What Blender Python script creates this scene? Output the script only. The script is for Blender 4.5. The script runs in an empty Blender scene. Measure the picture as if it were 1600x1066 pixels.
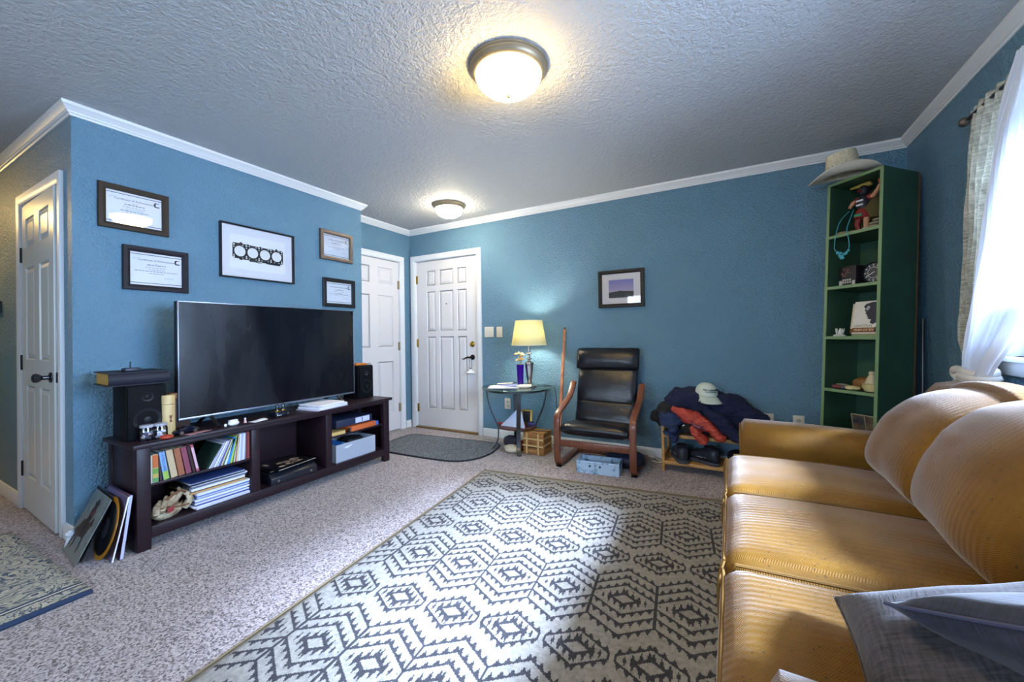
import bpy, bmesh, math, random
from mathutils import Vector, Matrix, Euler, noise
random.seed(7)
PI = math.pi
SC = bpy.context.scene
COL = SC.collection
R = math.radians

# ---------------------------------------------------------------- camera, world, big lights, exposure
cam_d = bpy.data.cameras.new('camera'); cam = bpy.data.objects.new('camera', cam_d); COL.objects.link(cam)
cam_d.sensor_width = 36; cam_d.lens = 621.5346 / 1600 * 36
cam_d.shift_y = -(533 - 521.08) / 1600
cam_d.clip_start = .02
yaw, pitch, roll = .504, .0063, -.0147
Mc = Matrix.Rotation(yaw, 3, 'Z') @ Matrix.Rotation(PI / 2 + pitch, 3, 'X') @ Matrix.Rotation(roll, 3, 'Z')
cam.matrix_world = Matrix.Translation((0, 0, 1.1097)) @ Mc.to_4x4()
SC.camera = cam
vs = SC.view_settings
SC.display_settings.display_device = 'sRGB'
vs.view_transform = 'Standard'; vs.look = 'None'; vs.gamma = 1; vs.use_curve_mapping = False
vs.exposure = 0.0

w = bpy.data.worlds.new('sky'); SC.world = w; w.use_nodes = True
bg = w.node_tree.nodes['Background']; bg.inputs[0].default_value = (.55, .75, 1, 1); bg.inputs[1].default_value = 2.0

def area(name, loc, rot, sx, sy, power, col):
    d = bpy.data.lights.new(name, 'AREA'); d.shape = 'RECTANGLE'; d.size = sx; d.size_y = sy
    d.energy = power; d.color = col
    o = bpy.data.objects.new(name, d); COL.objects.link(o); o.location = loc; o.rotation_euler = rot
    return o
# sky daylight outside the sofa window, then fill light added behind the camera
area('window_daylight', (3.4, 1.5, 2.6), (0, R(90), 0), 4.0, 7.0, 4000, (.47, .67, 1.0))
area('rear_fill_light', (-1.2, -2.75, 1.5), (R(90), 0, 0), 2.2, 1.2, 135, (.64, .79, 1.0))

sd_ = bpy.data.lights.new('hazy_sun', 'SUN'); sd_.energy = 50.0; sd_.angle = R(12); sd_.color = (.55, .70, 1.0)
so_ = bpy.data.objects.new('hazy_sun', sd_); COL.objects.link(so_); so_.location = (4, 1.5, 4); so_.rotation_euler = (0, R(90 - 37), R(-8))

# ---------------------------------------------------------------- helpers
def lin(h):
    if not isinstance(h, str): return tuple(h) + (1,)
    h = h.lstrip('#'); v = [int(h[i:i + 2], 16) / 255 for i in (0, 2, 4)]
    return tuple(c / 12.92 if c <= .04045 else ((c + .055) / 1.055) ** 2.4 for c in v) + (1,)

class NT:
    """small wrapper to write node expressions"""
    def __init__(s, m): s.t = m.node_tree; s.n = s.t.nodes; s.l = s.t.links
    def new(s, k, **kw):
        n = s.n.new(k)
        for a, b in kw.items(): setattr(n, a, b)
        return n
    def put(s, sock, v):
        if hasattr(v, 'is_linked') or hasattr(v, 'links'): s.l.new(v, sock)
        else: sock.default_value = v
    def m(s, op, a, b=0.0, c=0.0):
        n = s.new('ShaderNodeMath', operation=op)
        for i, v in enumerate((a, b, c)): s.put(n.inputs[i], v)
        return n.outputs[0]
    def coord(s, k='Object', sc=None):
        o = s.new('ShaderNodeTexCoord').outputs[k]
        if sc:
            mp = s.new('ShaderNodeMapping'); s.l.new(o, mp.inputs[0]); mp.inputs['Scale'].default_value = sc; o = mp.outputs[0]
        return o
    def xyz(s, v):
        n = s.new('ShaderNodeSeparateXYZ'); s.l.new(v, n.inputs[0]); return n.outputs
    def noise(s, scale, detail=3, rough=.55, vec=None, dist=0):
        n = s.new('ShaderNodeTexNoise'); n.inputs['Scale'].default_value = scale; n.inputs['Detail'].default_value = detail
        n.inputs['Roughness'].default_value = rough; n.inputs['Distortion'].default_value = dist
        s.l.new(vec if vec is not None else s.coord(), n.inputs['Vector']); return n.outputs[0]
    def vor(s, scale, vec=None, feature='F1'):
        n = s.new('ShaderNodeTexVoronoi', feature=feature); n.inputs['Scale'].default_value = scale
        s.l.new(vec if vec is not None else s.coord(), n.inputs['Vector']); return n
    def ramp(s, f, stops, const=False):
        n = s.new('ShaderNodeValToRGB'); s.put(n.inputs[0], f); e = n.color_ramp.elements
        if const: n.color_ramp.interpolation = 'CONSTANT'
        while len(e) > 2: e.remove(e[-1])
        for i, (p, c) in enumerate(stops):
            el = e[i] if i < 2 else e.new(p)
            el.position = p; el.color = lin(c)
        return n.outputs[0]
    def mix(s, f, a, b, mode='MIX'):
        n = s.new('ShaderNodeMix', data_type='RGBA', blend_type=mode)
        s.put(n.inputs[0], f)
        for i, v in ((6, a), (7, b)):
            if isinstance(v, str): v = lin(v)
            s.put(n.inputs[i], v)
        return n.outputs[2]
    def bump(s, h, strength=.3, dist=.01):
        n = s.new('ShaderNodeBump'); n.inputs['Strength'].default_value = strength; n.inputs['Distance'].default_value = dist
        s.l.new(h, n.inputs['Height']); return n.outputs[0]

MC = {}
def mat(name, col='#888888', rough=.5, metal=0, fn=None, **kw):
    if name in MC: return MC[name]
    m = bpy.data.materials.new(name); m.use_nodes = True; MC[name] = m
    b = m.node_tree.nodes['Principled BSDF']
    b.inputs['Base Color'].default_value = lin(col); b.inputs['Roughness'].default_value = rough; b.inputs['Metallic'].default_value = metal
    for k, v in kw.items(): b.inputs[k.replace('_', ' ')].default_value = v
    m.diffuse_color = lin(col)
    if fn: fn(NT(m), b)
    return m
def fvar(c1, c2, scale, bump=0, bd=.002, detail=3, vec=None, lo=.35, hi=.65):
    def f(n, b):
        v = n.coord('Object', vec) if vec else n.coord()
        k = n.noise(scale, detail, .6, v)
        n.l.new(n.ramp(k, [(lo, c1), (hi, c2)]), b.inputs['Base Color'])
        if bump: n.l.new(n.bump(k, bump, bd), b.inputs['Normal'])
    return f
def fbump(scale, strength, dist, detail=3, vec=None):
    def f(n, b): n.l.new(n.bump(n.noise(scale, detail, .6, n.coord('Object', vec) if vec else None), strength, dist), b.inputs['Normal'])
    return f
def glass_mat(name, tint=(1, 1, 1), ior=1.5, extra=0.0):
    m = bpy.data.materials.new(name); m.use_nodes = True; n = NT(m); n.n.clear()
    out = n.new('ShaderNodeOutputMaterial'); mx = n.new('ShaderNodeMixShader'); t = n.new('ShaderNodeBsdfTransparent'); g = n.new('ShaderNodeBsdfGlossy')
    t.inputs[0].default_value = tuple(tint) + (1,); g.inputs['Roughness'].default_value = .02
    lw = n.new('ShaderNodeFresnel'); lw.inputs[0].default_value = ior
    n.l.new(n.m('MINIMUM', n.m('ADD', lw.outputs[0], extra), 1.0), mx.inputs[0])
    n.l.new(t.outputs[0], mx.inputs[1]); n.l.new(g.outputs[0], mx.inputs[2]); n.l.new(mx.outputs[0], out.inputs[0])
    MC[name] = m
    return m

class MB:
    def __init__(s): s.v = []; s.f = []
    def add(s, vs, fs, M=None):
        o = len(s.v)
        s.v += [tuple(M @ Vector(p)) if M is not None else tuple(p) for p in vs]
        s.f += [tuple(i + o for i in f) for f in fs]
        return s
    def box(s, x0, y0, z0, x1, y1, z1, M=None):
        v = [(x, y, z) for z in (z0, z1) for y in (y0, y1) for x in (x0, x1)]
        return s.add(v, [(0, 2, 3, 1), (4, 5, 7, 6), (0, 1, 5, 4), (2, 6, 7, 3), (0, 4, 6, 2), (1, 3, 7, 5)], M)
    def loft(s, rings, cap=True, closed=False, M=None):
        n = len(rings[0]); v = [p for r in rings for p in r]; f = []
        k = len(rings)
        for i in range(k if closed else k - 1):
            for j in range(n):
                a, b = i * n, ((i + 1) % k) * n
                f.append((a + j, a + (j + 1) % n, b + (j + 1) % n, b + j))
        if cap and not closed: f += [tuple(reversed(range(n))), tuple(range((k - 1) * n, k * n))]
        return s.add(v, f, M)
    def lathe(s, prof, n=24, M=None, cap=True):
        rings = [[(max(r, 1e-4) * math.cos(2 * PI * j / n), max(r, 1e-4) * math.sin(2 * PI * j / n), z) for j in range(n)] for r, z in prof]
        return s.loft(rings, cap, False, M)
    def cyl(s, p0, p1, r0, r1=None, n=12, cap=True):
        r1 = r0 if r1 is None else r1
        return s.tube([p0, p1], [r0, r1], n, cap=cap)
    def tube(s, pts, r, n=8, closed=False, cap=True, flat=None, up=None):
        P = [Vector(p) for p in pts]; k = len(P); rings = []
        rr = r if isinstance(r, (list, tuple)) else [r] * k
        prev = None
        for i in range(k):
            a = P[(i - 1) % k] if (closed or i > 0) else P[i]; b = P[(i + 1) % k] if (closed or i < k - 1) else P[i]
            t = (b - a).normalized()
            if up is not None: x = Vector(up); x = (x - t * x.dot(t)).normalized()
            elif prev is None:
                x = t.cross(Vector((0, 0, 1)))
                if x.length < .05: x = t.cross(Vector((0, 1, 0)))
                x.normalize()
            else: x = (prev - t * prev.dot(t)).normalized()
            prev = x; y = t.cross(x)
            q = rr[i]; qx, qy = (q if isinstance(q, (list, tuple)) else (q, q))
            ring = []
            for j in range(n):
                th = 2 * PI * j / n; c, sn = math.cos(th), math.sin(th)
                if flat: c = math.copysign(abs(c) ** flat, c); sn = math.copysign(abs(sn) ** flat, sn)
                ring.append(tuple(P[i] + x * c * qx + y * sn * qy))
            rings.append(ring)
        return s.loft(rings, cap, closed)
    def strip(s, pts, side, wid, thick):
        """bent flat bar: path pts, 'side' = width direction"""
        P = [Vector(p) for p in pts]; sd = Vector(side).normalized(); rings = []
        for i in range(len(P)):
            a = P[max(i - 1, 0)]; b = P[min(i + 1, len(P) - 1)]; t = (b - a).normalized(); nn = t.cross(sd).normalized()
            rings.append([tuple(P[i] + sd * (wid / 2 * u) + nn * (thick / 2 * q)) for u, q in ((-1, -1), (1, -1), (1, 1), (-1, 1))])
        return s.loft(rings)
    def prism(s, poly, z0, z1, M=None):
        n = len(poly)
        v = [(x, y, z0) for x, y in poly] + [(x, y, z1) for x, y in poly]
        f = [tuple(reversed(range(n))), tuple(range(n, 2 * n))] + [(i, (i + 1) % n, n + (i + 1) % n, n + i) for i in range(n)]
        return s.add(v, f, M)
    def grid(s, fn, nu, nv, M=None):
        v = [fn(i / nu, j / nv) for j in range(nv + 1) for i in range(nu + 1)]
        f = [(j * (nu + 1) + i, j * (nu + 1) + i + 1, (j + 1) * (nu + 1) + i + 1, (j + 1) * (nu + 1) + i) for j in range(nv) for i in range(nu)]
        return s.add(v, f, M)
    def blob(s, c, r, e=1.0, n=16, m=10, fn=None, M=None):
        """superellipsoid; fn(x,y,z unit)->offset scale"""
        def sg(a, p): return math.copysign(abs(a) ** p, a)
        rings = []
        for i in range(m + 1):
            ph = -PI / 2 + PI * i / m
            ring = []
            for j in range(n):
                th = 2 * PI * j / n
                cp = max(abs(math.cos(ph)), 1e-3) ** e
                u = Vector((cp * sg(math.cos(th), e), cp * sg(math.sin(th), e), sg(math.sin(ph), e)))
                k = fn(u) if fn else 1
                ring.append((c[0] + u.x * r[0] * k, c[1] + u.y * r[1] * k, c[2] + u.z * r[2] * k))
            rings.append(ring)
        return s.loft(rings, True, False, M)
    def build(s, name, m, parent=None, smooth=None, bevel=0, seg=2, label=None, kind=None, sub=0, ang=35, weld=False):
        me = bpy.data.meshes.new(name); me.from_pydata(s.v, [], s.f)
        bm = bmesh.new(); bm.from_mesh(me)
        if weld: bmesh.ops.remove_doubles(bm, verts=bm.verts, dist=1e-4)
        bmesh.ops.recalc_face_normals(bm, faces=bm.faces)
        if bevel:
            ed = [e for e in bm.edges if len(e.link_faces) == 2 and e.calc_face_angle(0) > R(30)]
            bmesh.ops.bevel(bm, geom=ed, offset=bevel, segments=seg, affect='EDGES', profile=.5, clamp_overlap=True)
        bm.to_mesh(me); bm.free()
        if smooth is None: smooth = True
        if smooth:
            me.shade_smooth(); me.set_sharp_from_angle(angle=R(ang))
        me.materials.append(m)
        o = bpy.data.objects.new(name, me); COL.objects.link(o)
        if sub:
            md = o.modifiers.new('s', 'SUBSURF'); md.levels = sub; md.render_levels = sub
        if parent: o.parent = parent
        if label: o['label'] = label
        if kind: o['kind'] = kind
        return o

def tag(o, label, cat, group=None):
    o['label'] = label; o['category'] = cat
    if group: o['group'] = group
    return o
def thing(name, label, cat, loc=(0, 0, 0), rz=0, group=None, rx=0, M=None, ry=0):
    o = bpy.data.objects.new(name, None); COL.objects.link(o); o.empty_display_size = .05
    if M is not None: o.matrix_world = M
    else: o.location = loc; o.rotation_euler = (rx, ry, rz)
    return tag(o, label, cat, group)
def struct(name, loc=(0, 0, 0), rz=0):
    o = bpy.data.objects.new(name, None); COL.objects.link(o); o.empty_display_size = .05
    o.location = loc; o.rotation_euler = (0, 0, rz); o['kind'] = 'structure'; return o
def S(o, label=None):
    o['kind'] = 'structure'
    if label: o['label'] = label
    return o
def text(body, size, M, m, parent=None, name='lettering', depth=.0003, align='CENTER', sx=1.0):
    c = bpy.data.curves.new(name, 'FONT'); c.body = body; c.size = size; c.extrude = depth; c.align_x = align; c.align_y = 'CENTER'; c.resolution_u = 2
    t = bpy.data.objects.new('t', c); COL.objects.link(t)
    bpy.context.view_layer.update()
    me = bpy.data.meshes.new_from_object(t.evaluated_get(bpy.context.evaluated_depsgraph_get()))
    bpy.data.objects.remove(t)
    me.transform(M @ Matrix.Diagonal((sx, 1, 1, 1)))
    me.name = name; me.materials.clear(); me.materials.append(m)
    o = bpy.data.objects.new(name, me); COL.objects.link(o)
    if parent: o.parent = parent
    return o
def frameM(o, x, y, z=None):
    """matrix from origin and two axes"""
    x = Vector(x).normalized(); y = Vector(y).normalized(); z = x.cross(y) if z is None else Vector(z)
    m = Matrix((x, y, z)).transposed().to_4x4(); m.translation = Vector(o); return m
def rbox(mb, x0, y0, z0, x1, y1, z1): return mb.box(x0, y0, z0, x1, y1, z1)

# ---------------------------------------------------------------- room numbers (metres; camera above x=0,y=0)
XT, YC, YE, XE, YB, XR, H = -3.2114, .7576, 2.7415, -3.5214, 3.7509, 1.0914, 2.44
XL, YN = -8.0, -2.5

# ---------------------------------------------------------------- materials
def wall_fn(n, b):
    v = n.coord()
    h = n.m('ADD', n.noise(68, 2, .5, v, .7), n.m('MULTIPLY', n.noise(150, 2, .5, v), .35))
    n.l.new(n.bump(h, 1.0, .018), b.inputs['Normal'])
    n.l.new(n.ramp(n.noise(2.2, 2, .5, v), [(.3, '#5f869c'), (.7, '#658ca2')]), b.inputs['Base Color'])
M_WALL = mat('teal_blue_wall_paint', '#587d8f', .36, fn=wall_fn)
def ceil_fn(n, b):
    v = n.coord()
    h = n.m('ADD', n.noise(42, 3, .55, v, .4), n.m('MULTIPLY', n.noise(120, 2, .5, v), .4))
    n.l.new(n.bump(h, .75, .014), b.inputs['Normal'])
M_CEIL = mat('textured_ceiling_paint', '#bcbec0', .7, fn=ceil_fn)
def carpet_fn(n, b):
    v = n.coord()
    vo = n.vor(165, v); k = n.xyz(vo.outputs['Color'])[0]; big = n.noise(3, 3, .5, v); mid = n.noise(60, 2, .6, v)
    c = n.ramp(n.m('ADD', n.m('MULTIPLY', k, .75), n.m('MULTIPLY', mid, .35)), [(.18, '#1f1a1b'), (.34, '#62585a'), (.5, '#918586'), (.85, '#b6aaa9')])
    c = n.mix(n.m('MULTIPLY', big, .25), c, '#8f837c')
    n.l.new(c, b.inputs['Base Color'])
    n.l.new(n.bump(n.m('ADD', n.m('MULTIPLY', k, .6), mid), .5, .006), b.inputs['Normal'])
M_CARPET = mat('speckled_carpet', '#9c908f', .95, fn=carpet_fn, Sheen_Weight=.15)
M_WHITE = mat('white_trim_paint', '#d8dadb', .38)
M_DOOR = mat('white_door_paint', '#d3d0cf', .35)
M_DOORH = mat('hall_door_paint', '#c9cbc8', .22)
M_BLK = mat('black_plastic', '#0c0d10', .35)
M_BLKM = mat('black_matte', '#101114', .6)
M_BRASS = mat('brass', '#b8923e', .25, 1)
M_STEEL = mat('brushed_steel', '#a9a6a0', .28, 1)
M_NICKEL = mat('brushed_nickel', '#95856c', .42, .55)
M_DKMETAL = mat('dark_pewter_metal', '#55585c', .32, .9)
M_PAPER = mat('white_paper', '#e4e5ea', .7)
M_CREAM = mat('cream_plastic', '#d8d3c2', .4)
M_GLASS = glass_mat('clear_glass')
M_PICGLASS = glass_mat('picture_glass', extra=.0)
M_TGLASS = glass_mat('table_glass', (.86, .96, .93), 1.5, .04)
def esp_fn(n, b):
    v = n.coord('Object', (18, 1.2, 18))
    k = n.noise(6, 4, .6, v)
    n.l.new(n.ramp(k, [(.3, '#1b1117'), (.7, '#2b1b22')]), b.inputs['Base Color'])
    n.l.new(n.bump(k, .12, .002), b.inputs['Normal'])
M_ESP = mat('espresso_wood', '#24171d', .42, fn=esp_fn, Specular_IOR_Level=.3)
M_OAK = mat('pine_wood', '#b98a4c', .5, fn=fvar('#a8783c', '#c79a5a', 5, .05, .001, 4, (2, 20, 20)))
M_WALNUT = mat('reddish_brown_bentwood', '#6a3d28', .32, fn=fvar('#5a3020', '#77452e', 6, .04, .001, 4, (14, 14, 2)))
def leather_fn(n, b):
    k = n.noise(260, 2, .5); w = n.noise(14, 3, .5)
    n.l.new(n.bump(n.m('ADD', n.m('MULTIPLY', k, .25), w), .35, .008), b.inputs['Normal'])
M_LEATHER = mat('black_leather', '#0b0d15', .3, fn=leather_fn)
def fabric_fn(n, b):
    co = n.coord(); x, y, z = n.xyz(co)
    v = n.m('ADD', x, z)
    tri = n.m('PINGPONG', y, .011)
    st = n.m('SINE', n.m('MULTIPLY', n.m('ADD', v, tri), 2 * PI / .0062))
    band = n.m('SINE', n.m('MULTIPLY', y, 2 * PI / .022))
    big = n.noise(7, 4, .6, co); fine = n.noise(190, 2, .6, co)
    c = n.ramp(big, [(.3, '#6c480c'), (.7, '#835c14')])
    k = n.m('ADD', n.m('MULTIPLY', st, .5), n.m('MULTIPLY', band, .13))
    c = n.mix(n.m('MULTIPLY_ADD', k, .22, .25), c, '#5c3e0e')
    c = n.mix(n.m('MULTIPLY', n.m('GREATER_THAN', fine, .62), .35), c, '#6e521f')
    vv = n.vor(75, n.coord('Object', (1, 1, .6)))
    d = n.m('MULTIPLY', n.m('LESS_THAN', vv.outputs['Distance'], .2), n.m('GREATER_THAN', n.noise(22, 2, .5, co), .55))
    c = n.mix(n.m('MULTIPLY', d, .75), c, '#3a2a12')
    n.l.new(c, b.inputs['Base Color'])
    n.l.new(n.bump(n.m('ADD', k, n.m('MULTIPLY', fine, .8)), .3, .0025), b.inputs['Normal'])
M_SOFA = mat('mustard_herringbone_chenille', '#b08a38', .62, fn=fabric_fn, Sheen_Weight=.45, Sheen_Roughness=.3, Specular_IOR_Level=.25)
M_PIPE = mat('sofa_piping', '#6b4c16', .85)
def pillow_fn(c1, c2):
    def f(n, b):
        co = n.coord(); x, y, z = n.xyz(co)
        a = n.noise(1, 3, .6, n.coord('Object', (22, 190, 22))); d = n.noise(1, 3, .6, n.coord('Object', (190, 22, 22)))
        k = n.m('MULTIPLY', n.m('ADD', a, d), .5)
        n.l.new(n.ramp(k, [(.36, c1), (.62, c2)]), b.inputs['Base Color']); n.l.new(n.bump(k, .4, .003), b.inputs['Normal'])
    return f
M_PILA = mat('grey_linen_pillow', '#77757a', .85, fn=pillow_fn('#1f1d21', '#4a464b'), Sheen_Weight=.1)
M_PILB = mat('charcoal_blue_pillow', '#43465a', .85, fn=pillow_fn('#10131f', '#282c40'), Sheen_Weight=.1)
M_GREEN = mat('dark_green_paint', '#2c4a38', .42, fn=fvar('#2a4735', '#335440', 4))
M_GREENL = mat('light_green_shelf_edge', '#6e8a5e', .45)
M_OLIVE = mat('olive_back_panel', '#949a4c', .5)

def rug_fn(n, b):
    x, y, z = n.xyz(n.coord())
    q = .004
    X = n.m('MULTIPLY', n.m('FLOOR', n.m('DIVIDE', x, q)), q); Y = n.m('MULTIPLY', n.m('FLOOR', n.m('DIVIDE', y, q)), q)
    PX, PY = .2515, .646
    def cell(cx, cy):
        u = n.m('ABSOLUTE', n.m('SUBTRACT', n.m('MULTIPLY', n.m('FRACT', n.m('ADD', n.m('DIVIDE', n.m('SUBTRACT', X, cx), PX), .5)), PX), PX / 2))
        v = n.m('ABSOLUTE', n.m('SUBTRACT', n.m('MULTIPLY', n.m('FRACT', n.m('ADD', n.m('DIVIDE', n.m('SUBTRACT', Y, cy), PY), .5)), PY), PY / 2))
        return u, v
    def teeth(u, p=.0315):
        f = n.m('FRACT', n.m('DIVIDE', n.m('ADD', u, .006), p))
        return n.m('MAXIMUM', n.m('SUBTRACT', 1.0, n.m('MULTIPLY', n.m('ABSOLUTE', n.m('SUBTRACT', f, .5)), 3.0)), 0.0)
    def line(m, m0, t, hh, hw=.0055):
        d = n.m('SUBTRACT', m, m0)
        return n.m('MULTIPLY', n.m('GREATER_THAN', d, -hw), n.m('LESS_THAN', d, n.m('ADD', n.m('MULTIPLY', t, hh), hw)))
    def AND(a, c): return n.m('MULTIPLY', a, c)
    def OR(a, c): return n.m('MAXIMUM', a, c)
    # large hexagons
    u, v = cell(.249, .577); m = n.m('ADD', v, n.m('MULTIPLY', u, .65)); t = teeth(u)
    big = OR(OR(line(m, .215, t, .024), line(m, .155, t, .026)), OR(line(m, .1, t, .022), line(m, .035, teeth(u, .026), .034, .008)))
    inbar = AND(n.m('GREATER_THAN', u, PX / 2 - .0055), n.m('LESS_THAN', v, .138))
    big = OR(big, inbar)
    far = AND(n.m('GREATER_THAN', n.m('MULTIPLY', u, 1.0), .108), n.m('LESS_THAN', m, .09))
    # small hexagons between the rows
    u2, v2 = cell(.374, .254 - .001); m2 = n.m('ADD', v2, n.m('MULTIPLY', u2, .62)); t2 = teeth(u2)
    sm = AND(line(m2, .085, t2, .022), n.m('LESS_THAN', u2, .117))
    end = AND(n.m('LESS_THAN', n.m('ABSOLUTE', n.m('SUBTRACT', u2, .113)), .004), n.m('LESS_THAN', m2, .09))
    sm = OR(OR(sm, end), line(m2, .035, teeth(u2, .026), .034, .008))
    d = OR(big, sm)
    # plain border
    rx = n.m('MULTIPLY', n.m('GREATER_THAN', x, .018), n.m('GREATER_THAN', y, .045))
    d = AND(d, rx)
    weave = n.m('MULTIPLY', n.m('SINE', n.m('MULTIPLY', x, 2 * PI / q)), n.m('SINE', n.m('MULTIPLY', y, 2 * PI / q)))
    ns = n.noise(60, 2, .6)
    cream = n.ramp(n.m('ADD', n.m('MULTIPLY', weave, .3), ns), [(.2, '#6f6c66'), (.75, '#98958e')])
    dark = n.ramp(n.m('ADD', n.m('MULTIPLY', weave, .3), ns), [(.2, '#17171d'), (.85, '#3a393f')])
    n.l.new(n.mix(d, cream, dark), b.inputs['Base Color'])
    n.l.new(n.bump(weave, .35, .002), b.inputs['Normal'])
M_RUG = mat('cream_and_charcoal_flatweave', '#cfc8b5', .9, fn=rug_fn)
def brug_fn(n, b):
    x, y, z = n.xyz(n.coord())
    k = n.noise(6, 3, .5, n.coord('Object', (1, 1, 1)), 1.6)
    k2 = n.noise(30, 2, .5, None, 1.5)
    f = n.m('FRACT', n.m('MULTIPLY', k, 9.0))
    c = n.ramp(f, [(0, '#9c9a8c'), (.5, '#bdb8a6'), (.56, '#33455a'), (.72, '#4a5a6c'), (.78, '#7d8078'), (.95, '#b3ae9c')])
    c = n.mix(n.m('MULTIPLY', n.m('GREATER_THAN', k2, .62), .7), c, '#2d3f55')
    # border bands measured from the edge at y=0 .. -1.5, and x=0
    d = n.m('ADD', x, 0.0)
    flow = n.m('LESS_THAN', n.m('ADD', n.vor(24).outputs['Distance'], n.m('MULTIPLY', n.noise(50, 2), .4)), .66)
    bc = n.mix(n.m('LESS_THAN', n.m('ADD', n.vor(26).outputs['Distance'], n.m('MULTIPLY', n.noise(60, 2), .5)), .50), '#b9b39e', '#34465c')
    bc = n.mix(0.0, c, bc)
    inb = AND2(n, d, .035, .1)
    c = n.mix(inb, c, bc)
    c = n.mix(AND2(n, d, .1, .112), c, '#28394e'); c = n.mix(AND2(n, d, .112, .122), c, '#d2cdbd')
    c = n.mix(AND2(n, d, .122, .14), c, '#31455d')
    c = n.mix(n.m('LESS_THAN', d, .026), c, '#23344f')
    n.l.new(c, b.inputs['Base Color']); n.l.new(n.bump(n.noise(240, 2), .5, .004), b.inputs['Normal'])
def AND2(n, d, a, c): return n.m('MULTIPLY', n.m('GREATER_THAN', d, a), n.m('LESS_THAN', d, c))
M_BRUG = mat('blue_and_cream_damask_pile', '#8d929a', .95, fn=brug_fn)
def emat(name, col, s, base='#ffffff'):
    m = mat(name, base, .3); b = m.node_tree.nodes['Principled BSDF']
    b.inputs['Emission Color'].default_value = lin(col); b.inputs['Emission Strength'].default_value = s; return m
M_BOWL = emat('lit_frosted_bowl', (1, .68, .25), 74.0)
M_BOWL2 = emat('lit_frosted_bowl_entry', (1, .86, .62), 75.0)
M_BOWLH = emat('lit_frosted_bowl_hall', (1, .66, .22), 150.0)
M_SHADE = mat('cream_lamp_shade', '#dcd8b4', .8, Transmission_Weight=0)

# ---------------------------------------------------------------- room shell
S(MB().box(XL, YN, -.1, XR + .2, YB + .2, 0).build('floor', M_CARPET, smooth=False))
S(MB().box(XL, YN, H, XR + .2, YB + .2, H + .1).build('ceiling', M_CEIL, smooth=False))
T = .12
S(MB().box(XT - T, YC, 0, XT, YE, H).build('wall_left', M_WALL, smooth=False))
S(MB().box(XE, YE - T, 0, XT - T, YE, H).build('wall_closet_return', M_WALL, smooth=False))
DY0, DY1 = 2.80, 3.572            # closet door opening
S(MB().box(XE - T, YE - T, 0, XE, DY0, H).box(XE - T, DY1, 0, XE, YB, H).box(XE - T, DY0, 2.03, XE, DY1, H).build('wall_closet', M_WALL, smooth=False))
EX0, EX1, EH = -3.432, -2.514, 2.045
S(MB().box(XE - T, YB, 0, EX0, YB + T, H).box(EX1, YB, 0, XR + T, YB + T, H).box(EX0, YB, EH, EX1, YB + T, H).build('wall_back', M_WALL, smooth=False))
WY0, WY1, WZ0, WZ1 = .45, 2.66, .985, 2.08
S(MB().box(XR, YN, 0, XR + T, WY0, H).box(XR, WY1, 0, XR + T, YB, H).box(XR, WY0, 0, XR + T, WY1, WZ0).box(XR, WY0, WZ1, XR + T, WY1, H).build('wall_right', M_WALL, smooth=False))
HX0, HX1 = -4.185, -3.412
S(MB().box(XL, YC, 0, HX0, YC + T, H).box(HX1, YC, 0, XT - T, YC + T, H).box(HX0, YC, 2.04, HX1, YC + T, H).build('wall_hall', M_WALL, smooth=False))
S(MB().box(XL - T, YN, 0, XL, YC + T, H).build('wall_hall_end', M_WALL, smooth=False))
RW0, RW1 = -2.3, -.1
S(MB().box(XL, YN - T, 0, RW0, YN, H).box(RW1, YN - T, 0, XR + T, YN, H).box(RW0, YN - T, 0, RW1, YN, .9).box(RW0, YN - T, 2.1, RW1, YN, H).build('wall_near', M_WALL, smooth=False))
# closet and hall-closet insides
S(MB().box(XE - .7, DY0 - .1, 0, XE - .68, DY1 + .1, H).build('wall_closet_inside', M_WALL, smooth=False))
S(MB().box(HX0 - .1, YC + .7, 0, HX1 + .1, YC + .72, H).build('wall_hall_closet_inside', M_WALL, smooth=False))

# crown mouldings and baseboards, one mitred run per wall
PROF_C = [(0, -.062), (.007, -.062), (.011, -.052), (.018, -.049), (.02, -.042), (.026, -.038), (.038, -.02), (.044, -.016), (.046, -.006), (.046, 0), (0, 0)]
PROF_B = [(0, 0), (.014, 0), (.014, .068), (.008, .082), (0, .085)]
def run(name, a, b, nrm, ma, mb_, prof, z0, m):
    """moulding along a->b on a wall whose room-side normal is nrm; ma/mb_ = mitre slope at the ends (dx along run per unit out)"""
    a, b = Vector(a), Vector(b); d = (b - a).normalized(); n_ = Vector(nrm)
    ra = [tuple(list(a + n_ * o + d * (ma * o)) + [z0 + z]) for o, z in prof]
    rb = [tuple(list(b + n_ * o + d * (mb_ * o)) + [z0 + z]) for o, z in prof]
    return S(MB().loft([ra, rb]).build(name, m, ang=25))
run('trim_1', (XL, YC), (XT, YC), (0, -1), 0, 1, PROF_C, H, M_WHITE)
run('trim_2', (XT, YC), (XT, YE), (1, 0), -1, 1, PROF_C, H, M_WHITE)
run('trim_3', (XT, YE), (XE, YE), (0, 1), -1, -1, PROF_C, H, M_WHITE)
run('trim_4', (XE, YE), (XE, YB), (1, 0), 0, -1, PROF_C, H, M_WHITE)
run('trim_5', (XE, YB), (XR, YB), (0, -1), 1, -1, PROF_C, H, M_WHITE)
run('trim_6', (XR, YB), (XR, YN), (-1, 0), 1, -1, PROF_C, H, M_WHITE)
run('baseboard_left', (XT, YC), (XT, YE), (1, 0), -1, 1, PROF_B, 0, M_WHITE)
run('baseboard_closet', (XE, DY1 + .08), (XE, YB), (1, 0), 0, -1, PROF_B, 0, M_WHITE)
run('baseboard_back', (EX1 + .065, YB), (XR, YB), (0, -1), 0, -1, PROF_B, 0, M_WHITE)
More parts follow.
